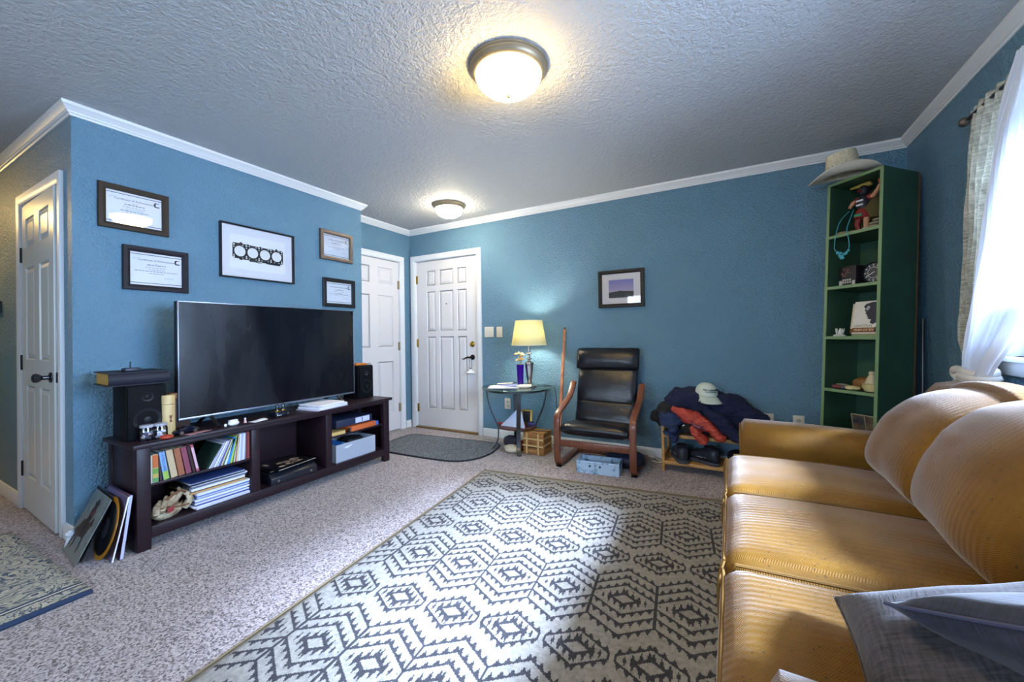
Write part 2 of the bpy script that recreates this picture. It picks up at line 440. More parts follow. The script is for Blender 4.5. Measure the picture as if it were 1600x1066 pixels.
run('baseboard_right', (XR, YB), (XR, YN), (-1, 0), 1, -1, PROF_B, 0, M_WHITE)
run('baseboard_hall', (XL, YC), (HX0 - .06, YC), (0, -1), 0, 0, PROF_B, 0, M_WHITE)
run('baseboard_hall_corner', (HX1 + .075, YC), (XT, YC), (0, -1), 0, 1, PROF_B, 0, M_WHITE)

# ---------------------------------------------------------------- panel doors
def panel_mb(x0, x1, z0, z1, mb=None):
    """raised panel sunk in the door face; door face is y=0, room side -y"""
    mb = mb or MB()
    def ring(i, y): return [(x0 + i, y, z0 + i), (x1 - i, y, z0 + i), (x1 - i, y, z1 - i), (x0 + i, y, z1 - i)]
    s = min(.026, (x1 - x0) * .22)
    return mb.loft([ring(0, .001), ring(.006, .009), ring(.012, .009), ring(.012 + s, .0015)], cap=False).add(ring(.012 + s, .0015), [(0, 1, 2, 3)])
def door_face(mb, W, Hh, pans, t=.036):
    """stiles and rails around the panels: slab behind plus boxes in front"""
    mb.box(0, .009, 0, W, t, Hh)
    xs = sorted({0, W} | {round(p[0], 4) for p in pans} | {round(p[1], 4) for p in pans})
    zs = sorted({0, Hh} | {round(p[2], 4) for p in pans} | {round(p[3], 4) for p in pans})
    v = {}; V = []; F = []
    def vid(x, z):
        if (x, z) not in v: v[(x, z)] = len(V); V.append((x, 0, z))
        return v[(x, z)]
    for i in range(len(xs) - 1):
        for j in range(len(zs) - 1):
            cx, cz = (xs[i] + xs[i + 1]) / 2, (zs[j] + zs[j + 1]) / 2
            if any(p[0] < cx < p[1] and p[2] < cz < p[3] for p in pans): continue
            F.append((vid(xs[i], zs[j]), vid(xs[i + 1], zs[j]), vid(xs[i + 1], zs[j + 1]), vid(xs[i], zs[j + 1])))
    mb.add(V, F)
    for p in pans:  # sides of the sinkings
        r0 = [(p[0], 0, p[2]), (p[1], 0, p[2]), (p[1], 0, p[3]), (p[0], 0, p[3])]; r1 = [(a, .009, c) for a, _, c in r0]
        mb.loft([r0, r1], cap=False)
    mb.add([(0, 0, 0), (0, .01, 0), (0, .01, Hh), (0, 0, Hh)], [(0, 1, 2, 3)]); mb.add([(W, 0, 0), (W, .01, 0), (W, .01, Hh), (W, 0, Hh)], [(0, 1, 2, 3)])
    mb.add([(0, 0, Hh), (W, 0, Hh), (W, .01, Hh), (0, .01, Hh)], [(0, 1, 2, 3)])
    return mb
def hinge(parent, x, z, m, y=-.004):
    h = MB().cyl((x, y, z - .05), (x, y, z + .05), .0075, n=10).box(x - .022, y + .002, z - .05, x + .022, y + .006, z + .05).build('hinge', m, parent)
    return h
def casing(parent, W, Hh, cw=.062, lft=True, rgt=True, m=M_WHITE, x0=0, gap=.006, th=.018, y=-.0):
    """casing round an opening 0..W; room side -y"""
    def prof(u): return th * (.55 + .45 * math.sin(min(u * 2.2, 1) * PI / 2))
    o = []
    for nm, q in (('casing_left', lft), ('casing_right', rgt)):
        if not q: continue
        s = -1 if nm == 'casing_left' else 1; e = x0 - gap if s < 0 else x0 + W + gap
        mb = MB()
        rings = []
        for z, ext in ((0, 0), (Hh + gap, 1)):
            rings.append([(e + s * u * cw, (-prof(u) if u >= 0 else 0), z + (u * cw if ext else 0)) for u in (0, .12, .3, .5, .75, 1)] + [(e + s * cw, .0, z + (cw if ext else 0)), (e, .0, z)])
        mb.loft(rings).build('casing', m, parent)
    mb = MB(); rings = []
    for x, s in ((x0 - gap, -1 if lft else 0), (x0 + W + gap, 1 if rgt else 0)):
        rings.append([(x + s * u * cw, -prof(u), Hh + gap + u * cw) for u in (0, .12, .3, .5, .75, 1)] + [(x + s * cw, 0, Hh + gap + cw), (x, 0, Hh + gap)])
    mb.loft(rings).build('casing', m, parent)
    # jamb lining
    MB().box(x0 - gap, -.002, 0, x0 - .0015, .09, Hh + gap).box(x0 + W + .0015, -.002, 0, x0 + W + gap, .09, Hh + gap).box(x0 - gap, -.002, Hh + .0015, x0 + W + gap, .09, Hh + gap).build('jamb', m, parent, smooth=False)

# entry door (nine panels), local x to the right, room side -y
d1 = struct('door_1', (EX0 + .008, YB + .0, 0))
DW = .904
cols = [(.165, .292), (.352, .556), (.618, .745)]; cols = [(.160, .292), (.352, .558), (.618, .748)]
rws = [(.225, 1.098), (1.162, 1.648), (1.718, 1.902)]
pans = [(a, b, c, d) for a, b in cols for c, d in rws]
slab = door_face(MB(), DW, 2.02, pans).build('slab', M_DOOR, d1, smooth=False); slab.location = (0, .02, .018)
for p in pans:
    q = panel_mb(*p).build('panel', M_DOOR, d1, ang=10); q.location = (0, .02, .018)
casing(d1, DW, 2.042)
for z in (1.82, 1.037, .24): hinge(d1, -.002, z, M_BRASS, .012)
MB().lathe([(.0, .0), (.033, .0), (.031, .006), (.02, .01), (.018, .02), (.009, .024), (0, .025)], 20, Matrix.Translation((.826, .02, 1.022)) @ Matrix.Rotation(PI / 2, 4, 'X')).build('deadbolt', M_BRASS, d1)
lev = MB().lathe([(.0, .0), (.031, .0), (.029, .008), (.012, .014), (.011, .045), (0, .047)], 20, Matrix.Translation((.826, .02, .872)) @ Matrix.Rotation(PI / 2, 4, 'X'))
lev.tube([(.826, -.03, .872), (.79, -.034, .874), (.76, -.034, .864), (.735, -.034, .852), (.715, -.034, .855)], [.010, .010, .008, .006, .004], 8).build('lever_handle', mat('oil_rubbed_bronze', '#17161a', .35, .6), d1)
MB().lathe([(0, 0), (.008, 0), (.007, .004), (0, .005)], 12, Matrix.Translation((.457, .02, 1.505)) @ Matrix.Rotation(PI / 2, 4, 'X')).build('peephole', M_BLK, d1)
MB().box(-.004, -.03, 0, DW + .004, .05, .016).build('threshold', mat('worn_brass_threshold', '#7c6035', .45, .5), d1, bevel=.004)
# tassel-like ornament hanging from the lever
oh = thing('door_hanger', 'white bell-shaped ornament hanging on two cords from the black lever handle', 'ornament', (EX0 + .008 + .83, YB - .032, .70))
MB().lathe([(.0, .045), (.012, .04), (.022, .026), (.045, .008), (.05, .0), (.04, -.008), (0, -.01)], 16).build('bell', mat('white_ornament', '#e3e3dd', .5), oh)
MB().cyl((-.013, 0, .05), (-.013, 0, .165), .0022, n=6).cyl((.013, 0, .05), (.013, 0, .165), .0022, n=6).blob((0, 0, .048), (.014, .007, .007)).build('cord', M_BLKM, oh)

# closet door on the recessed wall: local x runs along -Y, room side +X
d2 = struct('door_2', (XE, DY1 - .004, 0), R(90))
d2.rotation_euler = (0, 0, R(-90) + PI)   # local x -> -... fixed below
d2.matrix_world = frameM((XE, DY0 + .004, 0), (0, 1, 0), (-1, 0, 0), (0, 0, 1))
W2 = DY1 - DY0 - .008
cl = [(.10, .325), (.44, .665)]; r6 = [(.23, .83), (1.0, 1.60), (1.735, 1.925)]
pans = [(a, b, c - .01, d - .01) for a, b in cl for c, d in r6]
s2 = door_face(MB(), W2, 2.005, pans).build('slab', M_DOOR, d2, smooth=False); s2.location = (0, .012, .012)
for p in pans: q = panel_mb(*p).build('panel', M_DOOR, d2, ang=10); q.location = (0, .012, .012)
casing(d2, W2, 2.022, lft=False)
for z in (1.745, 1.005, .268): hinge(d2, W2 + .002, z, M_NICKEL, .005)
# hall closet door, ajar
d3 = struct('door_3', (HX0 + .004, YC, 0))
sw = bpy.data.objects.new('door_leaf', None); COL.objects.link(sw); sw.parent = d3; sw.rotation_euler = (0, 0, R(-1.6)); sw.location = (0, -.004, .012)
W3 = HX1 - HX0 - .008
pans = [(a, b, c - .01, d - .01) for a, b in cl for c, d in r6]
door_face(MB(), W3, 2.01, pans).build('slab', M_DOORH, sw, smooth=False)
for p in pans: panel_mb(*p).build('panel', M_DOORH, sw, ang=10)
kb = MB().lathe([(0, 0), (.031, 0), (.030, .006), (.013, .012), (.012, .035), (.022, .046), (.027, .058), (.024, .07), (.012, .075), (0, .075)], 20, Matrix.Translation((W3 - .062, 0, .895)) @ Matrix.Rotation(PI / 2, 4, 'X'))
kb.build('knob', mat('aged_pewter', '#4a4a4e', .25, .9), sw)
MB().box(W3 - .001, .006, .865, W3 + .002, .03, .925).cyl((W3, .018, .895), (W3 + .012, .018, .895), .009, n=10).build('latch', M_BLKM, sw)
casing(d3, W3, 2.03)
for z in (1.70, .98, .27): hinge(d3, -.004, z, M_BLKM, -.006)

# ---------------------------------------------------------------- window over the sofa
wn = struct('window_1', (0, 0, 0))
fm = MB()
for a in ((WY0, WZ0, WY0 + .045, WZ1), (WY1 - .045, WZ0, WY1, WZ1), (WY0, WZ0, WY1, WZ0 + .045), (WY0, WZ1 - .045, WY1, WZ1), ((WY0 + WY1) / 2 - .03, WZ0, (WY0 + WY1) / 2 + .03, WZ1)):
    fm.box(XR + .05, a[0], a[1], XR + .1, a[2], a[3])
fm.build('window_frame', M_WHITE, wn, bevel=.004)
MB().box(XR - .002, WY1 - .012, WZ0, XR + T, WY1 + .001, WZ1).box(XR - .002, WY0 - .001, WZ0, XR + T, WY0 + .012, WZ1).box(XR - .002, WY0, WZ1 - .012, XR + T, WY1, WZ1 + .001).build('window_jamb', M_WHITE, wn, smooth=False)
for a, b in ((WY0 + .045, (WY0 + WY1) / 2 - .03), ((WY0 + WY1) / 2 + .03, WY1 - .045)):
    MB().box(XR + .07, a, WZ0 + .045, XR + .074, b, WZ1 - .045).build('window_pane', M_GLASS, wn, smooth=False)
MB().box(XR - .035, WY0 - .12, WZ0 - .022, XR + .1, WY1 + .09, WZ0).build('window_sill', M_WHITE, wn, bevel=.005)
MB().box(XR - .014, WY0 - .1, WZ0 - .085, XR, WY1 + .07, WZ0 - .022).build('window_apron', M_WHITE, wn, bevel=.004)
MB().box(XR - .014, WY1 + .0, WZ0, XR, WY1 + .065, WZ1 + .06).build('window_casing', M_WHITE, wn, bevel=.004)
MB().box(XR - .014, WY0 - .065, WZ0, XR, WY0, WZ1 + .06).build('window_casing', M_WHITE, wn, bevel=.004)
MB().box(XR - .014, WY0, WZ1, XR, WY1, WZ1 + .06).build('window_casing', M_WHITE, wn, bevel=.004)
w2 = struct('added_rear_window', (0, 0, 0))  # unseen window, added to let the fill light in behind the camera
fm = MB()
for a in ((RW0, .9, RW0 + .05, 2.1), (RW1 - .05, .9, RW1, 2.1), (RW0, .9, RW1, .95), (RW0, 2.05, RW1, 2.1), ((RW0 + RW1) / 2 - .03, .9, (RW0 + RW1) / 2 + .03, 2.1)):
    fm.box(a[0], YN - .1, a[1], a[2], YN - .05, a[3])
fm.build('window_frame', M_WHITE, w2)
MB().box(RW0 + .05, YN - .08, .95, RW1 - .05, YN - .076, 2.05).build('window_pane', M_GLASS, w2, smooth=False)
from mathutils.geometry import delaunay_2d_cdt
def curve2d(polys, ext, M, m, parent, name, bevel=0):
    """flat outline with holes (even-odd), front face plus side walls"""
    V = []; E_ = []
    for p in polys:
        o = len(V); V += [Vector(q) for q in p]; E_ += [(o + k, o + (k + 1) % len(p)) for k in range(len(p))]
    vv, ee, ff, *_r = delaunay_2d_cdt(V, E_, [], 1, 1e-6)
    def inside(x, y):
        k = 0
        for p in polys:
            for i in range(len(p)):
                (x0, y0), (x1, y1) = p[i], p[i - 1]
                if (y0 > y) != (y1 > y) and x < (x1 - x0) * (y - y0) / (y1 - y0) + x0: k += 1
        return k % 2
    ff = [f for f in ff if inside(sum(vv[q].x for q in f) / len(f), sum(vv[q].y for q in f) / len(f))]
    mb = MB(); n = len(vv)
    mb.v = [(v.x, v.y, ext) for v in vv] + [(v.x, v.y, -ext) for v in vv]; mb.f = [tuple(f) for f in ff]
    cnt = {}
    for f in ff:
        for k in range(len(f)):
            q = tuple(sorted((f[k], f[(k + 1) % len(f)]))); cnt[q] = cnt.get(q, 0) + 1
    mb.f += [(q[0], q[1], q[1] + n, q[0] + n) for q, k in cnt.items() if k == 1]
    mb.v = [tuple(M @ Vector(q)) for q in mb.v]
    return mb.build(name, m, parent, smooth=False)
def circ(x, y, r, n=28, ry=None): return [(x + r * math.cos(2 * PI * i / n), y + (ry or r) * math.sin(2 * PI * i / n)) for i in range(n)]
def TR(x, y, z): return Matrix.Translation((x, y, z))

# ---------------------------------------------------------------- framed pictures
M_FRB = mat('dark_brown_frame', '#1e1712', .45, Specular_IOR_Level=.25); M_FRK = mat('black_frame', '#141316', .3); M_INK = mat('ink', '#1b1b20', .6)
M_INKG = mat('grey_ink', '#85868f', .7); M_MATB = mat('white_mat_board', '#dcdce0', .8); M_SWOOSH = mat('pale_grey_print', '#cfd2de', .7)
def picture(name, label, cat, M, W, Hh, bw, dp, fm, group=None, matw=0):
    t = thing(name, label, cat, M=M, group=group)
    prof = [(0, 0), (0, dp * .85), (.003, dp), (bw * .6, dp), (bw - .002, dp * .8), (bw, dp * .7), (bw, 0)]
    rings = []
    for i, z in prof: rings.append([(-W / 2 + i, -Hh / 2 + i, z), (W / 2 - i, -Hh / 2 + i, z), (W / 2 - i, Hh / 2 - i, z), (-W / 2 + i, Hh / 2 - i, z)])
    MB().loft(rings, cap=False).build('frame', fm, t, ang=20)
    MB().box(-W / 2 + bw - .001, -Hh / 2 + bw - .001, .003, W / 2 - bw + .001, Hh / 2 - bw + .001, .0045).build('sheet', M_PAPER if not matw else M_MATB, t, smooth=False)
    MB().box(-W / 2 + bw - .001, -Hh / 2 + bw - .001, dp * .62, W / 2 - bw + .001, Hh / 2 - bw + .001, dp * .62 + .0015).build('glass', M_PICGLASS, t, smooth=False)
    return t
def fM(y, z, tilt=0): return frameM((XT + .001, y, z), (0, 1, 0), (0, 0, 1)) @ Matrix.Rotation(R(tilt), 4, 'Z')
LOGO = [(.5, .62), (.2, .62), (.2, .38), (-.12, .38), (-.22, .28), (-.22, -.22), (-.12, -.34), (.5, -.34), (.5, -.62), (-.3, -.62), (-.56, -.4), (-.56, .38), (-.3, .62), (.02, .62), (.02, .5), (.5, .5)]
def certificate(label, y0, y1, z0, z1, fm, bw, wide, tilt=0, dark=1.0):
    W, Hh = y1 - y0, z1 - z0
    t = picture('certificate_frame', label, 'picture frame', fM((y0 + y1) / 2, (z0 + z1) / 2, tilt), W, Hh, bw, .022, fm, 'framed certificates')
    iw, ih = W / 2 - bw, Hh / 2 - bw; z = .0047
    for yy in (ih - .014, -ih + .012): MB().box(-iw, yy, z, iw, yy + .0035, z + .0003).build('rule', M_INK, t, smooth=False)
    text('Certificate of Achievement', .017, TR(0, ih * .56, z), M_INK, t, 'title', .0002)
    lb = MB(); rnd = random.Random(int(y0 * 999))
    rows = [(.36, .1, .004), (.24, .36, .011), (.1, .42, .005), (-.02, .3, .005), (-.14, wide, .008), (-.26, .3, .006), (-.5, .2, .004)]
    for fy, ww, hh in rows:
        x = -ww * iw; off = iw * .5 if fy < -.4 else 0
        while x < ww * iw - .004:
            l = rnd.uniform(.008, .02); lb.box(x + off, ih * fy, z, min(x + l, ww * iw) + off, ih * fy + hh * .55, z + .0002); x += l + .004
    lb.build('small_print', M_INKG, t, smooth=False, kind='stuff')
    curve2d([[(iw * .82 + a * .026, ih * .6 + b * .024) for a, b in LOGO]], .0002, TR(0, 0, z), M_INK, t, 'logo')
    sw = [(-iw * .9, ih * .62), (-iw * .3, ih * .8), (-iw * .2, ih * .86), (-iw * .5, ih * .74), (-iw * .9, ih * .55)]
    curve2d([sw], .0001, TR(0, 0, z), M_SWOOSH, t, 'swoosh')
    return t
certificate('brown framed certificate with the ceiling lamp mirrored in its glass, highest on the left', .859, 1.190, 1.784, 2.048, mat('bronze_brown_frame', '#33281d', .5, Specular_IOR_Level=.2), .034, .5)
certificate('dark framed certificate below and right of the lamp-reflecting one, near the television top', .964, 1.294, 1.427, 1.698, mat('brown_black_frame', '#1c171e', .5, Specular_IOR_Level=.2), .034, .82)
certificate('bronze framed certificate at the upper right end of the television wall', 2.280, 2.625, 1.826, 2.098, mat('pewter_bronze_frame', '#4f443e', .4, .3), .036, .6)
certificate('black framed certificate below the bronze one, just over the television right corner', 2.305, 2.648, 1.399, 1.664, M_FRK, .036, .75)
# engine gasket art
t = picture('gasket_picture', 'wide thin black frame with a black four-cylinder engine gasket on white mat', 'picture frame', fM(1.7585, 1.768), .549, .402, .012, .03, M_FRK, matw=1)
MB().box(-.205, -.128, .0046, .205, .128, .0052).build('inner_mat', mat('off_white_paper', '#e6e6e0', .8), t, smooth=False)
M_GSK = mat('black_gasket', '#15161a', .5, .3)
out = [(-.188, .052), (-.182, .06), (-.14, .06), (-.137, .068), (-.122, .068), (-.119, .058), (-.09, .058), (-.082, .063), (-.072, .057), (0, .055), (.008, .062), (.018, .055), (.09, .053), (.098, .060), (.106, .053), (.126, .053), (.129, .064), (.139, .064), (.142, .055), (.18, .055), (.188, .048), (.188, -.048), (.18, -.056), (.165, -.057), (.165, -.070), (.06, -.068), (.05, -.062), (.025, -.064), (.0, -.070), (-.04, -.066), (-.07, -.067), (-.07, -.058), (-.12, -.058), (-.122, -.064), (-.14, -.062), (-.142, -.055), (-.178, -.054), (-.188, -.045)]
holes = [circ(x, 0.001, .039, 36) for x in (-.137, -.0455, .0455, .137)]
for x in (-.178, -.0915, 0, .0915, .178):
    for y, r in ((.047, .0065), (-.045, .0065), (.030, .0045), (-.032, .005)): holes.append(circ(x, y, r, 12))
for x in (-.118, -.07, -.022, .022, .07, .118, .155): holes.append(circ(x, .0465, .006, 10, .0035)); holes.append(circ(x, -.047, .005, 10, .003))
holes.append([(-.018, -.059), (.012, -.057), (.03, -.059), (.012, -.063), (-.01, -.063)])
curve2d([out] + holes, .0008, TR(0, .004, .0062), M_GSK, t, 'gasket')
# landscape photograph on the back wall
t = picture('landscape_picture', 'small dark framed photograph of a lone hill at dusk over the armchair', 'picture frame', frameM((-.8965, YB - .001, 1.537), (1, 0, 0), (0, 0, 1)), .424, .35, .034, .024, M_FRB, matw=1)
def dusk(n, b):
    x, y, z = n.xyz(n.coord())
    n.l.new(n.ramp(n.m('MULTIPLY_ADD', y, 5.5, .5), [(.25, '#cbb9b6'), (.42, '#a79fc4'), (.9, '#7d7fc0')]), b.inputs['Base Color'])
MB().box(-.115, -.085, .0046, .115, .085, .0052).build('photograph', mat('dusk_sky_print', '#8d8cc4', .6, fn=dusk), t, smooth=False)
curve2d([[(-.115, -.085), (.115, -.085), (.115, -.03), (.06, -.026), (.0, -.022), (-.01, -.017), (-.018, -.017), (-.022, -.022), (-.06, -.026), (-.115, -.033)]], .0003, TR(0, 0, .0055), mat('dark_hill_print', '#3c3f44', .7), t, 'hill')

# ---------------------------------------------------------------- switches, outlets, thermostat
def plate(name, label, cat, x, z, gang, kind):
    t = thing(name, label, cat, M=frameM((x, YB, z), (1, 0, 0), (0, 0, 1)))
    W = .072 + .046 * (gang - 1)
    MB().box(-W / 2, -.058, 0, W / 2, .058, .006).build('plate', M_CREAM, t, bevel=.002)
    for g in range(gang):
        cx = (g - (gang - 1) / 2) * .046
        if kind == 's': MB().box(cx - .005, -.012, .005, cx + .005, .012, .007).box(cx - .004, 0, .006, cx + .004, .009, .017).build('toggle', M_CREAM, t, bevel=.001)
        else:
            for s in (-1, 1): MB().blob((cx, s * .02, .006), (.016, .0135, .002), .6).build('socket', mat('outlet_face', '#bdb8a8', .5), t); MB().box(cx - .007, s * .02 - .003, .0075, cx - .005, s * .02 + .005, .0083).box(cx + .005, s * .02 - .003, .0075, cx + .007, s * .02 + .005, .0083).build('slot', M_BLK, t, smooth=False)
    return t
plate('light_switch', 'double toggle light switch plate beside the entry door casing', 'light switch', -2.357, 1.156, 2, 's')
plate('light_switch', 'single toggle light switch plate between the double switch and the lamp', 'light switch', -2.224, 1.154, 1, 's')
plate('wall_outlet', 'cream wall outlet seen through the legs of the round side table', 'outlet', -2.133, .376, 1, 'o')
plate('wall_outlet', 'cream blank wall plate just left of the green bookcase over the sofa arm', 'outlet', .443, .405, 1, 'o')
plate('wall_outlet', 'white outlet plate half hidden behind the navy jacket end', 'outlet', .245, .405, 1, 'o')
t = thing('thermostat', 'small dark wall thermostat at the left edge of the hall wall', 'thermostat', (-4.80, YC, 1.38))
MB().box(-.06, -.028, -.045, .06, 0, .045).build('body', mat('thermostat_grey', '#5a5c5c', .5), t, bevel=.006)
MB().box(-.045, -.031, -.01, .02, -.026, .03).build('display', M_BLK, t, bevel=.002)

# ---------------------------------------------------------------- ceiling lights
def ceil_light(label, x, y, r, bowl, em):
    t = thing('ceiling_light', label, 'ceiling light', (x, y, H))
    MB().lathe([(r * .9, 0), (r, -.004), (r * 1.0, -.012), (r * .97, -.016), (r * .97, -.021), (r * .93, -.027), (r * .92, -.031), (r * .87, -.042), (r * .84, -.044), (r * .81, -.04), (r * .8, -.01), (0.01, -.006)], 48, cap=False).build('pan', M_NICKEL, t)
    d = bowl
    MB().lathe([(r * .83, -.042), (r * .825, -.056), (r * .77, -.05 - d * .35), (r * .64, -.05 - d * .62), (r * .45, -.05 - d * .85), (r * .2, -.05 - d * .98), (.002, -.05 - d)], 40, cap=False).build('bowl', em, t)
    MB().lathe([(0, -.05 - d), (.009, -.052 - d), (.011, -.06 - d), (.007, -.068 - d), (0, -.07 - d)], 14).build('finial', M_NICKEL, t)
    d_ = bpy.data.lights.new('bulb', 'POINT'); d_.energy = 6; d_.shadow_soft_size = .05
    bpy.data.lights.remove(d_)
    return t
ceil_light('large flush ceiling light with lit bowl and bronze-toned rim over the rug', -.945, 1.715, .195, .085, M_BOWL)
ceil_light('smaller flush ceiling light with nickel rim near the entry door', -2.475, 3.21, .165, .08, M_BOWL2)
ceil_light('hall ceiling light outside the left of the picture', -6.0, .0, .17, .08, M_BOWLH)

# ---------------------------------------------------------------- rugs and mat
O = (-1.792, 2.747); th = R(6.3)
rg = MB(); RWd, RLn = 2.0, 3.0
rg.grid(lambda u, v: (u * RWd, v * RLn, .006 + .0015 * math.sin(u * 9 + v * 5) + (.012 * max(0, 1 - (u + v * 1.5) * 18))), 60, 60)
o = rg.build('area_rug', M_RUG)
md = o.modifiers.new('s', 'SOLIDIFY'); md.thickness = .006; md.offset = -1
o.matrix_world = frameM((O[0], O[1], .004), (math.cos(th), math.sin(th), 0), (math.sin(th), -math.cos(th), 0), (0, 0, 1))
tag(o, 'cream rug with charcoal hexagon and sawtooth pattern in the middle of the floor', 'rug')
eb = MB().tube([(0, .0, .008), (0, RLn, .008)], .003, 6).build('bound_edge', mat('rug_binding', '#75664a', .9), o)
eb2 = MB().tube([(0, .0, .012), (.1, 0, .008), (RWd, 0, .008)], .0045, 6).build('bound_edge', mat('rug_binding'), o)
br = MB().grid(lambda u, v: (u * 1.2, -v * 2.2, .014 if .01 < u and .005 < v else .012), 40, 60)
o = br.build('runner_rug', M_BRUG); md = o.modifiers.new('s', 'SOLIDIFY'); md.thickness = .013; md.offset = -1
dx = Vector((-3.912 + 2.487, .612 - .644)).normalized(); dy = Vector((-2.468 + 2.487, .385 - .644)).normalized()
o.matrix_world = frameM((-2.487, .644, .001), (dx.x, dx.y, 0), (-dx.y, dx.x, 0) if False else (dx.y, -dx.x, 0), (0, 0, 1))
tag(o, 'blue and cream patterned pile rug cut by the left edge of the picture', 'rug')
# make the pattern run away from the visible corner: x along the far edge, y towards the camera
o.matrix_world = frameM((-2.487, .644, .001), (dx.x, dx.y, 0), (dx.y, -dx.x, 0), (0, 0, 1))
# half-oval door mat
mt = thing('door_mat', 'grey tufted door mat with dark binding in front of the entry door', 'mat', (0, 0, 0))
poly = []
p0, p1 = Vector((-3.15, 3.42)), Vector((-2.10, 3.50))
A = [(-3.13, 3.43), (-2.14, 3.505), (-2.06, 3.46), (-2.03, 3.36), (-1.995, 3.2), (-2.005, 3.05), (-2.05, 2.93), (-2.13, 2.85), (-2.25, 2.80), (-2.9, 2.775), (-3.05, 2.80), (-3.15, 2.9), (-3.19, 3.05), (-3.21, 3.3), (-3.19, 3.4)]
def smoothpoly(P, it=2):
    for _ in range(it):
        Q = []
        for i in range(len(P)):
            a, b = P[i], P[(i + 1) % len(P)]
            Q += [(a[0] * .75 + b[0] * .25, a[1] * .75 + b[1] * .25), (a[0] * .25 + b[0] * .75, a[1] * .25 + b[1] * .75)]
        P = Q
    return P
A = smoothpoly(A)
def matf(n, b):
    k = n.noise(120, 3, .7); n.l.new(n.ramp(k, [(.35, '#2c2f33'), (.5, '#5b6066'), (.68, '#9aa0a6')]), b.inputs['Base Color']); n.l.new(n.bump(k, .9, .01), b.inputs['Normal'])
MB().prism(A, .003, .012).build('pile', mat('grey_mat_pile', '#6a6e73', .95, fn=matf), mt)
MB().tube([(x, y, .007) for x, y in A], .008, 6, closed=True).build('binding', mat('navy_mat_binding', '#14161f', .8), mt)

# ---------------------------------------------------------------- TV stand
t = thing('tv_stand', 'long espresso wood media console with open shelves under the television', 'tv stand', (-2.92, 1.745, 0))
ts = t
def P(mb, name='part', bevel=.003, m=M_ESP, lab=None): return mb.build(name, m, t, bevel=bevel, label=lab)
X0, X1, Y0, Y1 = -.195, .19, -.875, .875       # back, front, ends (local)
P(MB().box(X0 - .01, Y0 - .02, .545, X1 + .022, Y1 + .02, .568), 'top')
legs = {}
for x in (X0, X1 - .045):
    for y in (Y0, Y1 - .06): P(MB().box(x, y, 0, x + .045, y + .06, .545), 'leg')
P(MB().box(X1 - .03, Y0 + .06, .522, X1 - .002, Y1 - .06, .545), 'rail'); P(MB().box(X1 - .03, Y0 + .06, .056, X1 - .002, Y1 - .06, .117), 'rail')
for y in (-.305, .235): P(MB().box(X0 + .02, y, .117, X1 - .001, y + .052, .5225), 'divider')
P(MB().box(X0, Y0 + .03, .098, X1 - .02, Y1 - .03, .116), 'bottom_shelf')
P(MB().box(X0 + .01, Y0 + .05, .325, X1 - .02, -.305, .341), 'shelf'); P(MB().box(X0 + .01, .287, .325, X1 - .02, Y1 - .05, .341), 'shelf')
for y in (Y0 + .008, Y1 - .02): P(MB().box(X0 + .045, y, .07, X1 - .045, y + .012, .545), 'side_panel')
P(MB().box(X0 + .002, Y0 + .05, .1, X0 + .010, Y1 - .05, .545), 'back_panel')
for y in (-.285, .255): P(MB().box(X1 - .2, y, 0, X1 - .16, y + .03, .056), 'centre_foot')
ZT = .5685
# television
t = thing('television', 'large flat black television with thin silver bezel on the console', 'television', (-2.905, 1.735, ZT))
tvh, tvw = .712, 1.256
MB().box(-.02, -tvw / 2, .068, .028, tvw / 2, .068 + tvh).build('back_shell', M_BLKM, t, bevel=.006)
def tvf(n, b):
    k = n.noise(3, 4, .6, n.coord('Object', (1, 1, .35))); n.l.new(n.ramp(k, [(.35, (.16, .16, .16)), (.7, (.36, .36, .36))]), b.inputs['Roughness'])
MB().box(.028, -tvw / 2 + .006, .078, .0325, tvw / 2 - .006, .068 + tvh - .006).build('screen', mat('black_glass_screen', '#04060f', .14, fn=tvf, IOR=1.6), t, smooth=False)
M_BEZ = mat('silver_bezel', '#8e96a6', .3, .8)
MB().box(.02, -tvw / 2, .066, .036, tvw / 2, .078).box(.02, -tvw / 2, .068, .034, -tvw / 2 + .006, .068 + tvh).box(.02, tvw / 2 - .006, .068, .034, tvw / 2, .068 + tvh).box(.02, -tvw / 2, .062 + tvh, .034, tvw / 2, .068 + tvh).build('bezel', M_BEZ, t, bevel=.0015)
for s in (-1, 1):
    y = s * .46
    MB().tube([(-.17, y - s * .02, .006), (-.02, y, .075), (.0, y, .085)], [(.012, .008)] * 3, 8).tube([(.135, y + s * .0, .006), (.02, y, .07), (.0, y, .085)], [(.012, .008)] * 3, 8).build('foot', M_BLK, t)
# speakers
def speaker(label, x, y, rz, z, dims, facing_grille):
    t = thing('bookshelf_speaker', label, 'speaker', (x, y, z), rz)
    D, W, Hh = dims
    MB().box(-D, -W / 2, 0, 0, W / 2, Hh).build('cabinet', mat('black_vinyl_cabinet', '#06070c', .6, Specular_IOR_Level=.2), t, bevel=.004)
    MB().box(0, -W / 2 + .004, .004, .014, W / 2 - .004, Hh - .004).build('baffle', mat('speaker_baffle', '#05060b', .7, Specular_IOR_Level=.15), t, bevel=.006)
    def rz_(r, zz): return TR(.014, 0, zz) @ Matrix.Rotation(PI / 2, 4, 'Y')
    MB().lathe([(.026, -.001), (.026, .003), (.019, .002), (.014, -.002), (.008, .003), (0, .005)], 20, rz_(0, Hh * .78)).build('tweeter', mat('dark_cone', '#090b12', .5, Specular_IOR_Level=.3), t)
    MB().lathe([(.062, -.001), (.062, .004), (.053, .003), (.04, -.003), (.018, -.006), (.016, .003), (0, .006)], 28, rz_(0, Hh * .36)).build('woofer', mat('dark_cone'), t)
    return t
speaker('larger black bookshelf speaker at the left end of the console under an old book', -2.852, .955, R(-3), ZT, (.22, .172, .30), True)
